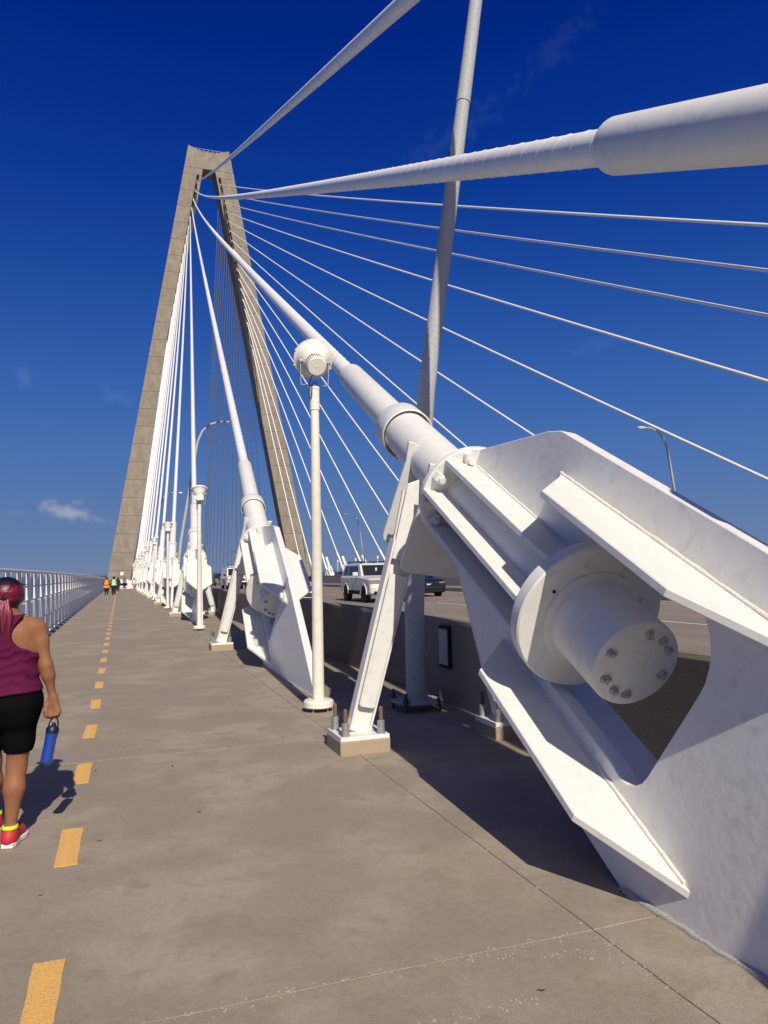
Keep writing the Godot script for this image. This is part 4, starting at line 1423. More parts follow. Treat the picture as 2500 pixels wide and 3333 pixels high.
	part("horse_emblem", b, M.line, o)
	# white saloon behind the second anchorage
	var saloon := {"name": "saloon_car", "paint": bright, "l": 4.6, "w": 1.82, "belt": 0.95, "roof": 1.42, "tumble": 0.24, "sill": 0.25, "wheel": 0.33, "ax1": 1.38, "ax0": -1.3, "gb0": -1.75, "gb1": 0.95, "gr0": -0.95, "gr1": 0.15, "mirror": M.black,
		"lower": PackedVector2Array([Vector2(-2.25, 0.35), Vector2(-2.1, 0.22), Vector2(2.05, 0.2), Vector2(2.28, 0.26), Vector2(2.32, 0.5), Vector2(2.25, 0.72), Vector2(2.05, 0.82), Vector2(1.0, 0.95), Vector2(-1.7, 0.98), Vector2(-2.28, 0.92)]),
		"windows": [[0.12, 0.46], [0.5, 0.82]],
		"details": [[Vector3(0.70, 0.70, 2.22), Vector3(0.40, 0.14, 0.16), "headlight", M.glass], [Vector3(0.74, 0.69, 2.27), Vector3(0.22, 0.06, 0.10), "lamp_lens", M.lens], [Vector3(0, 0.62, 2.30), Vector3(1.0, 0.10, 0.06), "grille", M.black], [Vector3(0, 0.42, 2.30), Vector3(1.5, 0.15, 0.07), "lower_intake", M.black], [Vector3(0, 0.42, 2.335), Vector3(1.5, 0.025, 0.03), "intake_bar", M.chrome, 0.005], [Vector3(0, 0.27, 2.29), Vector3(1.5, 0.05, 0.07), "lip", M.black]]}
	car(saloon, "white saloon car, only its front showing beside the second anchorage", "car", y.call(6.75, -32.2), 0.0)
	var dark_saloon := saloon.duplicate()
	dark_saloon.paint = coal
	dark_saloon.name = "saloon_car"
	dark_saloon.mirror = coal
	car(dark_saloon, "dark saloon car far off between the third and fourth anchorages", "car", y.call(9.6, -104.0), 0.0)
	dark_saloon.details = [[Vector3(0.7, 0.86, -2.26), Vector3(0.36, 0.16, 0.08), "tail_light", M.tail], [Vector3(0, 0.6, -2.29), Vector3(0.4, 0.14, 0.04), "number_plate", M.line], [Vector3(0, 0.4, -2.27), Vector3(1.5, 0.12, 0.06), "rear_bumper", M.black]]
	car(dark_saloon, "dark car with red tail lights driving away beyond the median", "car", y.call(22.3, -76.0), 0.0)
	# van with ladders and racks on the roof
	var van := {"name": "work_van", "paint": bright, "l": 5.6, "w": 2.0, "belt": 1.25, "roof": 2.0, "tumble": 0.16, "sill": 0.45, "wheel": 0.37, "ax1": 1.85, "ax0": -1.6, "gb0": -2.75, "gb1": 1.75, "gr0": -2.72, "gr1": 1.15, "mirror": M.black,
		"lower": PackedVector2Array([Vector2(-2.78, 0.5), Vector2(-2.7, 0.42), Vector2(2.4, 0.40), Vector2(2.75, 0.45), Vector2(2.8, 0.7), Vector2(2.72, 1.05), Vector2(2.5, 1.16), Vector2(1.75, 1.28), Vector2(-2.75, 1.28)]),
		"windows": [[0.10, 0.30]],
		"details": [[Vector3(0.74, 0.93, 2.72), Vector3(0.36, 0.2, 0.12), "headlight", M.lamp_unit], [Vector3(0.74, 0.78, 2.74), Vector3(0.36, 0.08, 0.12), "turn_signal", M.amber], [Vector3(0, 0.9, 2.76), Vector3(1.1, 0.24, 0.08), "grille", M.black], [Vector3(0, 0.55, 2.78), Vector3(1.94, 0.24, 0.14), "bumper", M.black], [Vector3(0.99, 0.72, -0.4), Vector3(0.04, 0.42, 2.6), "lower_panel", grey_p],
			[Vector3(0.72, 2.18, -0.9), Vector3(0.06, 0.06, 3.6), "rack_rail", M.dark_metal], [Vector3(0, 2.16, 0.6), Vector3(1.6, 0.05, 0.06), "rack_bar", M.white_far], [Vector3(0, 2.16, -2.2), Vector3(1.6, 0.05, 0.06), "rack_bar", M.white_far], [Vector3(0.35, 2.27, -0.9), Vector3(0.10, 0.08, 3.9), "ladder_rail", M.rim], [Vector3(0.66, 2.24, 0.6), Vector3(0.05, 0.42, 0.05), "rack_post", M.black]]}
	car(van, "white work van with ladders racked on its roof", "van", y.call(10.55, -74.0), 0.0)
	# pickup
	var pick := {"name": "pickup_truck", "paint": coal, "l": 5.6, "w": 1.98, "belt": 1.18, "roof": 1.78, "tumble": 0.2, "sill": 0.45, "wheel": 0.4, "ax1": 1.85, "ax0": -1.7, "gb0": -0.9, "gb1": 1.05, "gr0": -0.7, "gr1": 0.45,
		"lower": PackedVector2Array([Vector2(-2.75, 0.55), Vector2(-2.6, 0.45), Vector2(2.4, 0.42), Vector2(2.75, 0.5), Vector2(2.8, 0.8), Vector2(2.74, 1.06), Vector2(2.5, 1.13), Vector2(1.05, 1.2), Vector2(-2.75, 1.15)]),
		"windows": [[0.12, 0.48], [0.52, 0.9]],
		"details": [[Vector3(0.74, 0.95, 2.74), Vector3(0.34, 0.22, 0.1), "headlight", M.lamp_unit], [Vector3(0, 0.95, 2.78), Vector3(1.05, 0.26, 0.06), "grille", M.black], [Vector3(0, 1.09, 2.79), Vector3(1.1, 0.05, 0.06), "grille_frame", M.chrome], [Vector3(0, 0.95, 2.82), Vector3(0.4, 0.07, 0.03), "grille_bar", M.chrome], [Vector3(0, 0.66, 2.82), Vector3(1.94, 0.2, 0.14), "bumper", M.chrome], [Vector3(0.6, 0.56, 2.86), Vector3(0.16, 0.12, 0.06), "fog_lamp", M.lens], [Vector3(0, 0.66, 2.9), Vector3(0.36, 0.16, 0.03), "number_plate", M.line]]}
	car(pick, "black pickup truck with a chrome bumper, left of the white van", "pickup", y.call(14.3, -116.0), 0.0)

# ---------------------------------------------------------------- figures
# a field of tapered capsules joined smoothly, meshed as surface nets
class Field:
	var bones: Array = []     # [a, b, ra, rb]
	var blend := 0.035
	var grow := 0.0
	var cut: Callable
	var has_cut := false

	func cap(a: Vector3, b: Vector3, ra: float, rb: float) -> void:
		bones.append([a, b, ra, rb])

	func at(p: Vector3) -> float:
		var s := 0.0
		var k := 1.0 / blend
		var m := 1e9
		var ds := PackedFloat32Array()
		for e in bones:
			var a: Vector3 = e[0]
			var ab: Vector3 = e[1] - a
			var l := ab.length_squared()
			var h := clampf((p - a).dot(ab) / l, 0.0, 1.0) if l > 1e-9 else 0.0
			var d: float = (p - a - ab * h).length() - lerpf(e[2], e[3], h)
			ds.append(d)
			m = minf(m, d)
		if m < 0.15:
			for d in ds:
				if d - m < blend * 5.0:
					s += exp(-(d - m) * k)
			m -= log(s) * blend
		m -= grow
		if has_cut:
			m = maxf(m, cut.call(p))
		return m

	func net(b, cell: float) -> void:
		var lo := Vector3(1e9, 1e9, 1e9)
		var hi := -lo
		for e in bones:
			for q in 2:
				var r: float = e[2 + q] + grow + blend + cell * 2.0
				lo = lo.min(e[q] - Vector3.ONE * r)
				hi = hi.max(e[q] + Vector3.ONE * r)
		var nx := int(ceil((hi.x - lo.x) / cell)) + 1
		var ny := int(ceil((hi.y - lo.y) / cell)) + 1
		var nz := int(ceil((hi.z - lo.z) / cell)) + 1
		var val := PackedFloat32Array()
		val.resize(nx * ny * nz)
		val.fill(1e3)
		# coarse blocks first: only blocks near the surface are sampled finely
		var B := 4
		for bx in range(0, nx, B):
			for by in range(0, ny, B):
				for bz in range(0, nz, B):
					var c := lo + Vector3(bx + B * 0.5, by + B * 0.5, bz + B * 0.5) * cell
					var d := at(c)
					if absf(d) > cell * B * 1.25 and not (has_cut and absf(d) < cell * B * 2.2):
						if d < 0.0:
							for x in range(bx, mini(bx + B, nx)):
								for y in range(by, mini(by + B, ny)):
									for z in range(bz, mini(bz + B, nz)):
										val[(x * ny + y) * nz + z] = d
						continue
					for x in range(bx, mini(bx + B, nx)):
						for y in range(by, mini(by + B, ny)):
							for z in range(bz, mini(bz + B, nz)):
								val[(x * ny + y) * nz + z] = at(lo + Vector3(x, y, z) * cell)
		var id := {}
		var pos: Array[Vector3] = []
		var nor: Array[Vector3] = []
		for x in nx - 1:
			for y in ny - 1:
				for z in nz - 1:
					var i0 := (x * ny + y) * nz + z
					var inside := 0
					var c8 := [val[i0], val[i0 + ny * nz], val[i0 + nz], val[i0 + ny * nz + nz], val[i0 + 1], val[i0 + ny * nz + 1], val[i0 + nz + 1], val[i0 + ny * nz + nz + 1]]
					for d in c8:
						if d < 0.0:
							inside += 1
					if inside == 0 or inside == 8:
						continue
					var sum := Vector3.ZERO
					var cnt := 0
					for ed in [[0, 1], [2, 3], [4, 5], [6, 7], [0, 2], [1, 3], [4, 6], [5, 7], [0, 4], [1, 5], [2, 6], [3, 7]]:
						var da: float = c8[ed[0]]
						var db: float = c8[ed[1]]
						if (da < 0.0) != (db < 0.0):
							var f := clampf(da / (da - db), 0.0, 1.0)
							var pa := Vector3(ed[0] & 1, (ed[0] >> 1) & 1, (ed[0] >> 2) & 1)
							var pb := Vector3(ed[1] & 1, (ed[1] >> 1) & 1, (ed[1] >> 2) & 1)
							sum += pa.lerp(pb, f)
							cnt += 1
					var p := lo + (Vector3(x, y, z) + sum / cnt) * cell
					var h := cell * 0.5
					var g := Vector3(at(p + Vector3(h, 0, 0)) - at(p - Vector3(h, 0, 0)), at(p + Vector3(0, h, 0)) - at(p - Vector3(0, h, 0)), at(p + Vector3(0, 0, h)) - at(p - Vector3(0, 0, h)))
					id[i0] = pos.size()
					pos.append(p)
					nor.append(g.normalized() if g.length_squared() > 1e-12 else Vector3.UP)
		var sx := ny * nz
		var sy := nz
		for i0 in id:
			var x: int = i0 / sx
			var y: int = (i0 / sy) % ny
			var z: int = i0 % nz
			for ax in 3:
				var step: int = [sx, sy, 1][ax]
				var u: int = [sy, 1, sx][ax]
				var w: int = [1, sx, sy][ax]
				if (val[i0] < 0.0) == (val[i0 + step] < 0.0):
					continue
				if not (id.has(i0 - u) and id.has(i0 - w) and id.has(i0 - u - w)):
					continue
				var q := [id[i0], id[i0 - u], id[i0 - u - w], id[i0 - w]]
				b.squad(pos[q[0]], pos[q[1]], pos[q[2]], pos[q[3]], nor[q[0]], nor[q[1]], nor[q[2]], nor[q[3]])

# joints of a standing or walking figure facing -z, feet at y = 0, 1.6 m tall
func body_bones(f: Field, j: Dictionary, what := "tal") -> void:
	# t torso and head, a arms, l legs
	if "t" in what:
		torso_bones(f, j)
	for s in [-1, 1]:
		var k := "l" if s < 0 else "r"
		if "a" in what:
			arm_bones(f, j, k)
		if "l" in what:
			leg_bones(f, j, k)

func torso_bones(f: Field, j: Dictionary) -> void:
	f.cap(Vector3(-0.085, 0.85, 0.0), Vector3(0.085, 0.85, 0.0), 0.125 * j.hip, 0.125 * j.hip)
	for s in [-1, 1]:
		f.cap(Vector3(s * 0.075, 0.83, 0.045), Vector3(s * 0.08, 0.78, 0.035), 0.105 * j.hip, 0.10 * j.hip)
	f.cap(Vector3(-0.062, 1.02, 0.0), Vector3(0.062, 1.02, 0.0), 0.112 * j.waist, 0.112 * j.waist)
	f.cap(Vector3(-0.08, 1.17, -0.005), Vector3(0.08, 1.17, -0.005), 0.112, 0.112)
	f.cap(Vector3(-0.085, 1.16, -0.06), Vector3(0.085, 1.16, -0.06), 0.065, 0.065)
	f.cap(Vector3(-0.075, 1.25, 0.02), Vector3(0.075, 1.25, 0.02), 0.092, 0.092)
	f.cap(Vector3(-0.145, 1.295, 0.01), Vector3(0.145, 1.295, 0.01), 0.058, 0.058)
	f.cap(Vector3(-0.075, 1.325, 0.015), Vector3(0.0, 1.385, 0.015), 0.035, 0.045)
	f.cap(Vector3(0.075, 1.325, 0.015), Vector3(0.0, 1.385, 0.015), 0.035, 0.045)
	# neck and head
	f.cap(Vector3(0, 1.33, 0.015), Vector3(0, 1.43, 0.0), 0.052, 0.05)
	f.cap(Vector3(0, 1.51, 0.012), Vector3(0, 1.505, -0.035), 0.084, 0.078)
	f.cap(Vector3(0, 1.455, -0.03), Vector3(0, 1.425, -0.062), 0.055, 0.035)
	f.cap(Vector3(0, 1.49, -0.115), Vector3(0, 1.472, -0.128), 0.009, 0.012)
	for s in [-1, 1]:
		f.cap(Vector3(s * 0.081, 1.495, 0.005), Vector3(s * 0.083, 1.465, 0.0), 0.014, 0.010)

func arm_bones(f: Field, j: Dictionary, k: String) -> void:
	var sh: Vector3 = j[k + "_shoulder"]
	var el: Vector3 = j[k + "_elbow"]
	var wr: Vector3 = j[k + "_wrist"]
	f.cap(sh, sh.lerp(el, 0.35), 0.043, 0.036)
	f.cap(sh.lerp(el, 0.35), el, 0.036, 0.030)
	f.cap(el, el.lerp(wr, 0.3), 0.030, 0.0315)
	f.cap(el.lerp(wr, 0.3), wr, 0.0315, 0.019)

func leg_bones(f: Field, j: Dictionary, k: String) -> void:
	var hp: Vector3 = j[k + "_hip"]
	var kn: Vector3 = j[k + "_knee"]
	var an: Vector3 = j[k + "_ankle"]
	var to: Vector3 = j[k + "_toe"]
	f.cap(hp, hp.lerp(kn, 0.55), 0.092 * j.hip, 0.072)
	f.cap(hp.lerp(kn, 0.55), kn, 0.072, 0.052)
	f.cap(kn, kn.lerp(an, 0.32) + Vector3(0, 0, 0.018), 0.050, 0.055)
	f.cap(kn.lerp(an, 0.32) + Vector3(0, 0, 0.018), an, 0.055, 0.027)
	var heel := an + Vector3(0, -0.045, 0.022)
	f.cap(an, heel, 0.027, 0.026)
	f.cap(heel, to, 0.026, 0.018)

func hand_bones(f: Field, wr: Vector3, down: Vector3, palm: Vector3, inner: Vector3, curl: float) -> void:
	# down: wrist to knuckles; palm: the way the palm faces; inner: the thumb's side
	var kn := wr + down * 0.085
	f.cap(wr, kn - inner * 0.012, 0.021, 0.017)
	f.cap(wr + inner * 0.004, kn + inner * 0.022, 0.02, 0.015)
	f.cap(wr - inner * 0.006, kn - inner * 0.026, 0.02, 0.014)
	var off := [0.030, 0.011, -0.010, -0.030]
	var ln := [0.036, 0.040, 0.037, 0.029]
	for i in 4:
		var r := 0.0088 if i < 3 else 0.0076
		var p0: Vector3 = kn + inner * off[i]
		var a := curl * 1.0
		var p1: Vector3 = p0 + (down * cos(a * 0.7) + palm * sin(a * 0.7)) * ln[i]
		var p2: Vector3 = p1 + (down * cos(a * 1.9) + palm * sin(a * 1.9)) * ln[i] * 0.72
		var p3: Vector3 = p2 + (down * cos(a * 2.8) + palm * sin(a * 2.8)) * ln[i] * 0.55
		f.cap(p0, p1, r + 0.001, r)
		f.cap(p1, p2, r, r * 0.92)
		f.cap(p2, p3, r * 0.92, r * 0.8)
	var t0 := wr + down * 0.022 + inner * 0.020 + palm * 0.006
	var t1 := t0 + (down * 0.75 + inner * 0.5 + palm * 0.3).normalized() * 0.036
	var t2 := t1 + (down * 0.95 + inner * 0.1 + palm * 0.35).normalized() * 0.032
	var t3 := t2 + (down * 0.95 - inner * 0.1 + palm * 0.3).normalized() * 0.024
	f.cap(t0, t1, 0.014, 0.0115)
	f.cap(t1, t2, 0.0112, 0.010)
	f.cap(t2, t3, 0.010, 0.0078)

func walking(stride: float, arms: float) -> Dictionary:
	return {"hip": 1.0, "waist": 1.0,
		"r_shoulder": Vector3(0.175, 1.285, 0.01), "r_elbow": Vector3(0.215, 1.05, 0.03 + arms * 0.10), "r_wrist": Vector3(0.235, 0.85, -0.02 + arms * 0.14),
		"l_shoulder": Vector3(-0.175, 1.285, 0.01), "l_elbow": Vector3(-0.215, 1.05, 0.03 - arms * 0.10), "l_wrist": Vector3(-0.235, 0.85, -0.02 - arms * 0.16),
		"r_hip": Vector3(0.09, 0.80, 0.0), "r_knee": Vector3(0.085, 0.46, -0.02 - stride * 0.5), "r_ankle": Vector3(0.085, 0.085, -stride), "r_toe": Vector3(0.10, 0.026, -0.16 - stride),
		"l_hip": Vector3(-0.09, 0.80, 0.0), "l_knee": Vector3(-0.085, 0.46, -0.02 + stride * 0.4), "l_ankle": Vector3(-0.085, 0.10, stride), "l_toe": Vector3(-0.10, 0.026, -0.14 + stride)}

func clothes(t: Node3D, called: String, j: Dictionary, what: String, grow: float, cell: float, mat: Material, cut: Callable) -> MeshInstance3D:
	var f := Field.new()
	f.blend = 0.028
	body_bones(f, j, what)
	f.grow = grow
	f.cut = cut
	f.has_cut = true
	var b := MB.new()
	f.net(b, cell)
	return part(called, b, mat, t)

func shoe(t: Node3D, an: Vector3, to: Vector3, upper: Material, sole: Material) -> void:
	var d := (to - an)
	d.y = 0
	d = d.normalized()
	var x := d.cross(Vector3.UP).normalized()
	var o := Vector3(an.x, 0, an.z) - d * 0.055
	var K := Transform3D(Basis(x, Vector3.UP, -d), o)
	var outline := [[0.0, 0.03], [0.03, 0.039], [0.08, 0.038], [0.13, 0.036], [0.18, 0.045], [0.22, 0.046], [0.255, 0.034], [0.268, 0.012]]
	var poly := PackedVector2Array()
	for e in outline:
		poly.append(Vector2(e[1] + 0.004, e[0]))
	for i in range(outline.size() - 1, -1, -1):
		poly.append(Vector2(-outline[i][1], outline[i][0]))
	var b := MB.new()
	b.prism(poly, 0.0, 0.032, K * Transform3D(Basis(Vector3(1, 0, 0), Vector3(0, 0, -1), Vector3(0, 1, 0)), Vector3.ZERO), 0.006)
	var f := Field.new()
	f.blend = 0.02
	f.blend = 0.012
	f.cap(Vector3(0, 0.055, -0.034), Vector3(0, 0.05, -0.20), 0.037, 0.034)
	f.cap(Vector3(0, 0.045, -0.20), Vector3(0, 0.04, -0.238), 0.034, 0.024)
	f.cap(Vector3(0, 0.05, -0.036), Vector3(0, 0.078, -0.044), 0.038, 0.037)
	f.cap(Vector3(0, 0.085, -0.06), Vector3(0, 0.06, -0.17), 0.033, 0.024)
	var u := MB.new()
	f.net(u, 0.008)
	var s := part("shoe", u, upper, t, K)
	part("sole", b, sole, s, K.affine_inverse())

func make_walker_near() -> void:
	var t := thing("person", "person walking away in a plum racerback top and black shorts, magenta ponytail", "person", Vector3(-0.65, 0, -5.15))
	var skin := textured(mixed(512, lin(0.275, 0.128, 0.07), [[noise(0.03, 541, 5), 0.4, 0.75, lin(0.25, 0.108, 0.056), 0.9], [noise(0.2, 542, 2), 0.6, 0.9, lin(0.22, 0.09, 0.05), 0.4]]), 1.6, 0.55, false)
	skin.metallic_specular = 0.3
	skin.subsurf_scatter_enabled = true
	skin.subsurf_scatter_strength = 0.15
	var j := walking(0.0, 0.0)
	j.r_shoulder = Vector3(0.185, 1.285, 0.01)
	j.r_elbow = Vector3(0.230, 1.06, 0.03)
	j.r_wrist = Vector3(0.268, 0.855, -0.005)
	j.l_elbow = Vector3(-0.235, 1.06, -0.05)
	j.l_wrist = Vector3(-0.25, 0.87, -0.16)
	j.r_hip = Vector3(0.095, 0.80, 0.0)
	j.r_knee = Vector3(0.070, 0.455, -0.01)
	j.r_ankle = Vector3(0.045, 0.085, 0.03)
	j.r_toe = Vector3(0.085, 0.024, -0.15)
	j.l_hip = Vector3(-0.095, 0.80, 0.0)
	j.l_knee = Vector3(-0.085, 0.47, -0.14)
	j.l_ankle = Vector3(-0.085, 0.085, -0.30)
	j.l_toe = Vector3(-0.10, 0.024, -0.48)
	var f := Field.new()
	f.blend = 0.015
	body_bones(f, j)
	var b := MB.new()
	f.net(b, 0.0105)
	# hands get finer grids of their own
	for s in [1, -1]:
		var h := Field.new()
		h.blend = 0.006
		var wr: Vector3 = j.r_wrist if s > 0 else j.l_wrist
		var el: Vector3 = j.r_elbow if s > 0 else j.l_elbow
		h.cap(wr - (wr - el).normalized() * 0.035, wr, 0.0225, 0.0200)
		if s > 0:
			hand_bones(h, wr, Vector3(0.10, -1, 0.02).normalized(), Vector3(-0.25, 0.0, 1).normalized(), Vector3(-1, 0, -0.25).normalized(), 1.05)
		else:
			hand_bones(h, wr, Vector3(0.0, -1, -0.2).normalized(), Vector3(1, 0.0, 0.1).normalized(), Vector3(0.1, -0.1, -1).normalized(), 0.55)
		h.net(b, 0.0035 if s > 0 else 0.006)
	part("body", b, skin, t)
	var plum := textured(mixed(512, lin(0.085, 0.009, 0.040), [[noise(0.12, 501, 3), 0.4, 0.8, lin(0.12, 0.013, 0.055), 0.8]]), 3.0, 0.9, false)
	plum.metallic_specular = 0.2
	var folds := noise(3.2, 511, 3)
	var tank_cut := func(p: Vector3) -> float:
		var y := p.y
		var st := [[1.36, 0.100], [1.33, 0.075], [1.29, 0.050], [1.25, 0.043], [1.21, 0.055], [1.175, 0.095], [1.15, 0.15], [1.13, 0.24]]
		var w := 0.4
		if y > 1.13:
			w = 0.1
			for i in st.size() - 1:
				if y <= st[i][0] and y > st[i + 1][0]:
					w = lerpf(st[i + 1][1], st[i][1], (y - st[i + 1][0]) / (st[i][0] - st[i + 1][0]))
		var fold := folds.get_noise_3d(p.x * 0.7, y * 3.6 + p.x * 0.9, p.z * 0.5) * 0.010 * smoothstep(1.22, 1.05, y) * smoothstep(0.9, 0.99, y)
		return maxf(maxf(0.898 + 0.012 * sin(p.x * 9.0) - y, y - 1.372), maxf((absf(p.x) - w) * 0.8, -fold * 3.0 - 0.02))
	var tf := Field.new()
	tf.blend = 0.03
	torso_bones(tf, j)
	tf.grow = 0.010
	tf.cut = tank_cut
	tf.has_cut = true
	b = MB.new()
	tf.net(b, 0.010)
	# draw the cloth into shallow folds across the small of the back
	for i in b.v.size():
		var p := b.v[i]
		var k := smoothstep(1.26, 1.12, p.y) * smoothstep(0.90, 0.97, p.y)
		var wv := sin((p.y + 0.25 * p.x * absf(p.x) * 2.0 - 0.10 * absf(p.x)) * 105.0 + folds.get_noise_2d(p.x * 1.5, p.y * 1.2) * 6.0)
		b.v[i] = p + b.n[i] * (wv * 0.0045 * k)
		b.n[i] = (b.n[i] + Vector3(0, -cos((p.y + 0.5 * p.x * absf(p.x) - 0.10 * absf(p.x)) * 105.0 + folds.get_noise_2d(p.x * 1.5, p.y * 1.2) * 6.0) * 0.38 * k, 0)).normalized()
	part("racerback_top", b, plum, t)
	var knit := plain(lin(0.005, 0.005, 0.006), 0.9)
	knit.metallic_specular = 0.08
	var sf := Field.new()
	sf.blend = 0.03
	f = sf
	f.cap(Vector3(-0.062, 0.97, 0.0), Vector3(0.062, 0.97, 0.0), 0.112, 0.112)
	f.cap(Vector3(-0.085, 0.85, 0.0), Vector3(0.085, 0.85, 0.0), 0.125, 0.125)
	for s in [-1, 1]:
		f.cap(Vector3(s * 0.075, 0.83, 0.045), Vector3(s * 0.08, 0.78, 0.035), 0.105, 0.10)
		var hp: Vector3 = j.r_hip if s > 0 else j.l_hip
		var kn: Vector3 = j.r_knee if s > 0 else j.l_knee
		f.cap(hp, hp.lerp(kn, 0.55), 0.095, 0.077)
		f.cap(hp.lerp(kn, 0.55), kn, 0.077, 0.060)
	f.blend = 0.014
	f.grow = 0.006
	f.has_cut = true
	f.cut = func(p: Vector3) -> float: return maxf(0.542 - p.y, p.y - 0.935)
	b = MB.new()
	f.net(b, 0.011)
	part("shorts", b, knit, t)
	# socks and shoes
	var lime := plain(lin(0.55, 0.75, 0.02), 0.7)
	var sock := plain(lin(0.42, 0.44, 0.45), 0.85)
	var red := textured(mixed(256, lin(0.52, 0.03, 0.035), [[noise(0.15, 521, 2), 0.45, 0.7, lin(0.35, 0.015, 0.025), 0.8]]), 8.0, 0.6, false)
	var sole := plain(lin(0.72, 0.68, 0.68), 0.6)
	for s in [1, -1]:
		var an: Vector3 = j.r_ankle if s > 0 else j.l_ankle
		var to: Vector3 = j.r_toe if s > 0 else j.l_toe
		b = MB.new()
		b.lathe(PackedVector2Array([Vector2(0.043, 0.055), Vector2(0.041, 0.08), Vector2(0.039, 0.105)]), Transform3D(Basis(), Vector3(an.x, 0, an.z + 0.002)), 18)
		var so := part("sock", b, sock, t)
		b = MB.new()
		b.lathe(PackedVector2Array([Vector2(0.040, 0.103), Vector2(0.046, 0.107), Vector2(0.047, 0.117), Vector2(0.043, 0.126), Vector2(0.036, 0.127)]), Transform3D(Basis(), Vector3(an.x, 0, an.z + 0.004)), 18)
		part("sock_cuff", b, lime, so)
		shoe(t, an, to, red, sole)
	# hair: scalp cap dyed in streaks, dark at the crown and nape, and a ponytail of strands
	var hair := StandardMaterial3D.new()
	hair.vertex_color_use_as_albedo = true
	hair.roughness = 0.42
	var hf := Field.new()
	hf.blend = 0.02
	hf.cap(Vector3(0, 1.51, 0.012), Vector3(0, 1.505, -0.035), 0.084, 0.078)
	hf.cap(Vector3(0, 1.48, 0.02), Vector3(0, 1.45, 0.03), 0.075, 0.055)
	hf.grow = 0.007
	hf.has_cut = true
	hf.cut = func(p: Vector3) -> float: return maxf(maxf(1.44 - p.y - 0.25 * absf(p.x), -0.07 - p.z), minf(-p.z - 0.004, 1.525 - p.y))
	b = MB.new()
	b.use_col = true
	hf.net(b, 0.006)
	var hn := noise(7.0, 531, 2)
	var tie := Vector3(0, 1.468, 0.10)
	for i in b.v.size():
		var p := b.v[i]
		var a := atan2(p.x, p.y - tie.y)
		var st := 0.5 + 0.5 * sin(a * 34.0 + hn.get_noise_1d(a * 3.0) * 5.0)
		var dye := Color(0.22, 0.010, 0.042).lerp(Color(0.03, 0.004, 0.016), st * 0.85)
		var dark := maxf(smoothstep(1.535, 1.562, p.y + hn.get_noise_1d(a * 4.0) * 0.012), smoothstep(1.462, 1.452, p.y) * smoothstep(0.02, 0.035, absf(p.x)))
		b.c[i] = dye.lerp(Color(0.008, 0.006, 0.008), dark)
		b.n[i] = (b.n[i] + Vector3(cos(a), -sin(a), 0) * 0.16 * cos(a * 34.0 + hn.get_noise_1d(a * 3.0) * 5.0)).normalized()
	var cap := part("hair", b, hair, t)
	b = MB.new()
	b.use_col = true
	for k in 80:
		var u := rng.randf_range(-1, 1)
		var v := rng.randf_range(-1, 1)
		var len_ := rng.randf_range(0.24, 0.31)
		var pts := []
		var rad := []
		for q in 9:
			var s := q / 8.0
			var spread := lerpf(0.014, 0.043, smoothstep(0.0, 0.4, s)) * lerpf(1.0, 0.55, smoothstep(0.6, 1.0, s))
			pts.append(tie + Vector3(0.004 + u * spread - 0.012 * s + 0.006 * sin(s * 5.0 + k), -len_ * s + 0.012 * sin(s * PI), 0.012 + 0.035 * sin(minf(s * 2.2, 1.0) * PI * 0.5) + v * spread * 0.45 - 0.035 * s))
			rad.append([0.006, 0.008, 0.009, 0.0095, 0.0095, 0.009, 0.0075, 0.005, 0.0012][q])
		b.col = Color(0.17, 0.012, 0.042).lerp([Color(0.09, 0.008, 0.03), Color(0.25, 0.03, 0.065), Color(0.05, 0.005, 0.02)][k % 3], rng.randf())
		b.tube(pts, rad, 6)
	part("ponytail", b, hair, cap)
	b = MB.new()
	b.tube([tie + Vector3(-0.02, 0, 0.012), tie + Vector3(0, 0.004, 0.03), tie + Vector3(0.02, 0, 0.012)], [0.008, 0.009, 0.008], 8)
	part("hair_tie", b, M.black, cap)
	# visor
	b = MB.new()
	b.lathe(PackedVector2Array([Vector2(0.082, 1.544), Vector2(0.086, 1.548), Vector2(0.083, 1.562), Vector2(0.077, 1.567)]), Transform3D(Basis.from_scale(Vector3(1.0, 1.0, 1.30)), Vector3(0, 0, -0.012)), 32)
	var br := PackedVector2Array()
	for p in arc(0, 0, 0.106, 10.0, 170.0, 12):
		br.append(Vector2(p.x, p.y + 0.05))
	br.append(Vector2(-0.10, 0.02))
	br.append(Vector2(0.10, 0.02))
	b.prism(br, 1.530, 1.535, Transform3D(Basis(Vector3(1, 0, 0), Vector3(0, 0, -1), Vector3(0, 1, 0)), Vector3(0, 0.02, -0.05)), 0.001)
	part("visor", b, M.black, t)
	# face: eyes and mouth on the side turned away
	for s in [-1, 1]:
		b = MB.new()
		b.lathe(PackedVector2Array([Vector2(0.0, -0.011), Vector2(0.009, -0.006), Vector2(0.011, 0.0), Vector2(0.009, 0.006), Vector2(0.0, 0.011)]), Transform3D(Basis(), Vector3(s * 0.032, 1.50, -0.103)), 10)
		part("eye", b, M.lens, t)
	b = MB.new()
	b.tube([Vector3(-0.022, 1.440, -0.094), Vector3(0, 1.438, -0.103), Vector3(0.022, 1.440, -0.094)], [0.003, 0.006, 0.003], 6)
	part("mouth", b, plain(lin(0.3, 0.07, 0.06), 0.5), t)
	# water bottle hanging from the curled fingers
	var w := thing("water_bottle", "blue plastic water bottle hanging from the walker's hand", "bottle", Vector3(-0.65 + 0.236, 0.462, -5.15 + 0.045))
	var axis := Vector3(0.036, 0.205, -0.005)
	var K := along(axis)
	var blue := plain(lin(0.0, 0.045, 0.33), 0.12)
	blue.clearcoat_enabled = true
	b = MB.new()
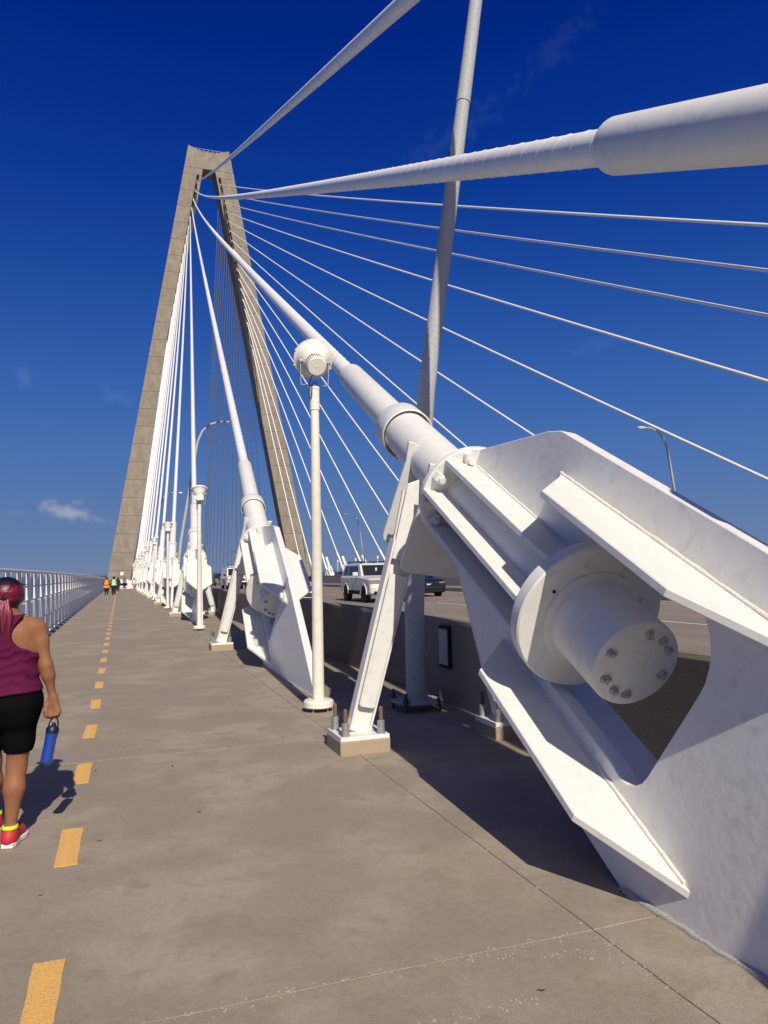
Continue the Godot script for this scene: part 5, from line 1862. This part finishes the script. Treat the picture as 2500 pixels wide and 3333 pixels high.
	b.lathe(PackedVector2Array([Vector2(0.0, 0.0), Vector2(0.018, 0.0), Vector2(0.029, 0.006), Vector2(0.0345, 0.017), Vector2(0.0355, 0.03), Vector2(0.0335, 0.10), Vector2(0.0335, 0.15), Vector2(0.0365, 0.175), Vector2(0.0365, 0.192), Vector2(0.0, 0.192)]), K, 28, 0.7)
	part("bottle_body", b, blue, w)
	b = MB.new()
	b.lathe(PackedVector2Array([Vector2(0.0368, 0.186), Vector2(0.0375, 0.19), Vector2(0.0375, 0.212), Vector2(0.034, 0.218), Vector2(0.028, 0.228), Vector2(0.014, 0.232), Vector2(0.012, 0.248), Vector2(0.0, 0.25)]), K, 24)
	part("lid", b, plain(lin(0.008, 0.012, 0.03), 0.4), w)
	b = MB.new()
	var lp := []
	var lr := []
	for k in 15:
		var a := PI * k / 14.0
		lp.append(K * Vector3(cos(a) * 0.026, 0.222 + sin(a) * 0.062, 0.0))
		lr.append(0.0045)
	b.tube(lp, lr, 8)
	part("carry_loop", b, M.black, w)
	b = MB.new()
	b.box(Vector3(0.012, 0.022, 0.014), Vector3(0.02, 0.236, 0.012), K, 0.003)
	part("spout", b, M.lens, w)

func far_person(label: String, at: Vector3, turn: float, size: float, j: Dictionary, skin: Color, top: Color, top_lo: float, low: Color, low_lo: float, hair: Color, extra := {}) -> Node3D:
	var t := thing("person", label, "person", at, turn, "people far along the footway")
	t.scale = Vector3.ONE * size
	var f := Field.new()
	f.blend = 0.024
	body_bones(f, j)
	var b := MB.new()
	f.net(b, 0.024)
	for k in ["l", "r"]:
		var h := Field.new()
		h.blend = 0.006
		var wr: Vector3 = j[k + "_wrist"]
		var el: Vector3 = j[k + "_elbow"]
		var s := -1.0 if k == "l" else 1.0
		h.cap(wr - (wr - el).normalized() * 0.03, wr, 0.026, 0.022)
		hand_bones(h, wr, (wr - el).normalized(), Vector3(-s, 0, 0.2).normalized(), Vector3(0, -0.1, -1).normalized(), 0.7)
		h.net(b, 0.009)
	part("body", b, plain(skin, 0.55), t)
	clothes(t, "top", j, "t", 0.014, 0.022, plain(top, 0.8), func(p: Vector3) -> float: return maxf(maxf(top_lo - p.y, p.y - 1.36), absf(p.x) - (0.13 if p.y > 1.2 else 0.3)))
	clothes(t, "leggings", j, "tl", 0.011, 0.024, plain(low, 0.85), func(p: Vector3) -> float: return maxf(low_lo - p.y, p.y - (top_lo + 0.03)))
	var hb := MB.new()
	var hf := Field.new()
	hf.blend = 0.02
	hf.cap(Vector3(0, 1.515, 0.014), Vector3(0, 1.51, -0.03), 0.088, 0.08)
	hf.cap(Vector3(0, 1.46, 0.035), Vector3(0, 1.44, 0.03), 0.05, 0.04)
	hf.grow = 0.012
	hf.has_cut = true
	hf.cut = func(p: Vector3) -> float: return maxf(maxf(1.44 - p.y, -0.08 - p.z), minf(-p.z - 0.01, 1.53 - p.y))
	hf.net(hb, 0.014)
	part("hair", hb, plain(hair, 0.6), t)
	for k in ["l", "r"]:
		shoe(t, j[k + "_ankle"] + Vector3(0, 0, 0), j[k + "_toe"], plain(extra.get("shoe", lin(0.5, 0.48, 0.46)), 0.7), plain(lin(0.6, 0.58, 0.56), 0.7))
	return t

func make_people() -> void:
	make_walker_near()
	var z := -67.0
	var j := walking(0.10, 0.6)
	j.hip = 1.18
	j.waist = 1.1
	var dark_skin := lin(0.045, 0.022, 0.014)
	var p := far_person("person walking away in an orange top with black shorts", Vector3(-0.98, deck(z), z), 0.0, 1.04, j, dark_skin, lin(0.72, 0.28, 0.02), 0.96, lin(0.008, 0.008, 0.01), 0.42, lin(0.06, 0.05, 0.045))
	clothes(p, "waist_wrap", j, "tl", 0.026, 0.022, plain(lin(0.78, 0.33, 0.03), 0.8), func(q: Vector3) -> float: return maxf(0.70 - q.y, q.y - 0.90))
	j = walking(-0.14, -0.4)
	j.r_elbow = Vector3(0.30, 1.10, 0.06)
	j.r_wrist = Vector3(0.20, 0.98, -0.10)
	far_person("person walking away in a pale green top and dark leggings", Vector3(-0.42, deck(z - 0.6), z - 0.6), 0.0, 1.06, j, dark_skin, lin(0.36, 0.72, 0.34), 0.88, lin(0.015, 0.014, 0.02), 0.14, lin(0.01, 0.009, 0.009), {"shoe": lin(0.65, 0.33, 0.25)})
	z = -88.0
	far_person("dark-clad person half hidden beyond the walker in green", Vector3(-0.12, deck(z), z), 0.1, 1.05, walking(0.12, 0.5), dark_skin, lin(0.015, 0.015, 0.018), 0.88, lin(0.03, 0.03, 0.04), 0.3, lin(0.01, 0.01, 0.01))
	# runner coming this way beside the anchorages
	z = -101.0
	j = walking(0.16, 0.2)
	j.l_elbow = Vector3(-0.40, 1.30, -0.02)
	j.l_wrist = Vector3(-0.60, 1.36, -0.05)
	far_person("person in a white top and pink leggings reaching an arm towards the anchorages", Vector3(1.80, deck(z), z), PI, 1.02, j, lin(0.12, 0.06, 0.04), lin(0.75, 0.72, 0.74), 0.92, lin(0.45, 0.22, 0.26), 0.30, lin(0.015, 0.012, 0.012))
	# cyclist and bicycle
	z = -122.0
	var at := Vector3(0.78, deck(z), z)
	var c := walking(0.0, 0.0)
	c.r_elbow = Vector3(0.24, 1.12, -0.16); c.r_wrist = Vector3(0.25, 1.06, -0.40)
	c.l_elbow = Vector3(-0.24, 1.12, -0.16); c.l_wrist = Vector3(-0.25, 1.06, -0.40)
	c.r_knee = Vector3(0.10, 0.55, -0.26); c.r_ankle = Vector3(0.10, 0.22, -0.16); c.r_toe = Vector3(0.11, 0.18, -0.32)
	c.l_knee = Vector3(-0.10, 0.46, -0.14); c.l_ankle = Vector3(-0.10, 0.09, -0.06); c.l_toe = Vector3(-0.11, 0.06, -0.22)
	far_person("cyclist in a grey shirt riding away near the tower", at + Vector3(0, 0.12, 0), 0.0, 1.05, c, dark_skin, lin(0.20, 0.21, 0.24), 0.9, lin(0.012, 0.012, 0.015), 0.2, lin(0.01, 0.01, 0.012), {"shoe": lin(0.02, 0.02, 0.02)})
	var bk := thing("bicycle", "dark bicycle ridden by the cyclist near the tower", "bicycle", at)
	for w in [[0.48, "rear_wheel"], [-0.58, "front_wheel"]]:
		var b := MB.new()
		var pts := []
		var rad := []
		for k in 25:
			var a := TAU * k / 24.0
			pts.append(Vector3(0, 0.34 + sin(a) * 0.32, w[0] + cos(a) * 0.32)); rad.append(0.02)
		b.tube(pts, rad, 8, false)
		for k in 8:
			var a := TAU * k / 8.0
			b.tube([Vector3(0, 0.34, w[0]), Vector3(0, 0.34 + sin(a) * 0.31, w[0] + cos(a) * 0.31)], [0.004, 0.004], 4)
		part(w[1], b, M.rubber, bk)
	var fb := MB.new()
	for e in [[Vector3(0, 0.34, 0.48), Vector3(0, 0.30, 0.05)], [Vector3(0, 0.30, 0.05), Vector3(0, 0.84, 0.14)], [Vector3(0, 0.78, 0.12), Vector3(0, 0.80, -0.40)], [Vector3(0, 0.30, 0.05), Vector3(0, 0.74, -0.41)], [Vector3(0, 0.34, 0.48), Vector3(0, 0.78, 0.12)], [Vector3(0, 0.34, -0.58), Vector3(0, 0.95, -0.38)]]:
		fb.tube([e[0], e[1]], [0.018, 0.018], 8)
	part("bike_frame", fb, M.dark_metal, bk)
	fb = MB.new()
	fb.tube([Vector3(-0.28, 1.06, -0.34), Vector3(-0.1, 1.0, -0.40), Vector3(0.1, 1.0, -0.40), Vector3(0.28, 1.06, -0.34)], [0.016, 0.014, 0.014, 0.016], 8)
	part("handlebar", fb, M.black, bk)
	fb = MB.new()
	fb.box(Vector3(0.15, 0.05, 0.26), Vector3(0, 0.87, 0.13), Transform3D(), 0.02)
	part("saddle", fb, M.black, bk)

func make_litter() -> void:
	# curled dead leaves and scraps on the footway
	var spots := [[Vector3(0.52, 0, -5.32), "beside the middle of the footway, left of the near strut"], [Vector3(0.43, 0, -6.65), "by the cross joint in the footway"], [Vector3(-0.17, 0, -6.75), "right of the yellow dashes by the cross joint"], [Vector3(1.52, 0, -2.62), "near the foot of the nearest plate"], [Vector3(-0.36, 0, -4.28), "just left of the yellow dashes in the foreground"], [Vector3(-0.10, 0, -5.0), "right of the yellow dashes near the walker"]]
	for s in spots:
		var t := thing("dead_leaf", "small dark dead leaf " + s[1], "leaf", s[0], rng.randf() * TAU, "dead leaves on the footway")
		var b := MB.new()
		var l := rng.randf_range(0.010, 0.018)
		for k in 6:
			var a := -1.0 + k / 3.0
			var c := -1.0 + (k + 1) / 3.0
			var wa := (1.0 - a * a) * l * 0.45 + 0.0005
			var wc := (1.0 - c * c) * l * 0.45 + 0.0005
			var ya := 0.002 + 0.006 * a * a
			var yc := 0.002 + 0.006 * c * c
			b.hexa([Vector3(a * l, ya, wa), Vector3(c * l, yc, wc), Vector3(c * l, yc + 0.004, -wc), Vector3(a * l, ya + 0.004, -wa), Vector3(a * l, ya + 0.001, wa), Vector3(c * l, yc + 0.001, wc), Vector3(c * l, yc + 0.005, -wc), Vector3(a * l, ya + 0.005, -wa)])
		part("blade", b, M.leaf, t)
		b = MB.new()
		b.tube([Vector3(l, 0.008, 0), Vector3(l * 1.5, 0.004, 0.002)], [0.001, 0.0008], 5)
		part("stalk", b, M.leaf, t)

func _ready() -> void:
	rng.seed = 20240611
	make_view()
	make_materials()
	make_ground()
	make_barriers()
	make_tower()
	make_fence()
	make_cables()
	make_anchorages()
	make_lamps()
	make_vehicles()
	make_people()
	make_litter()
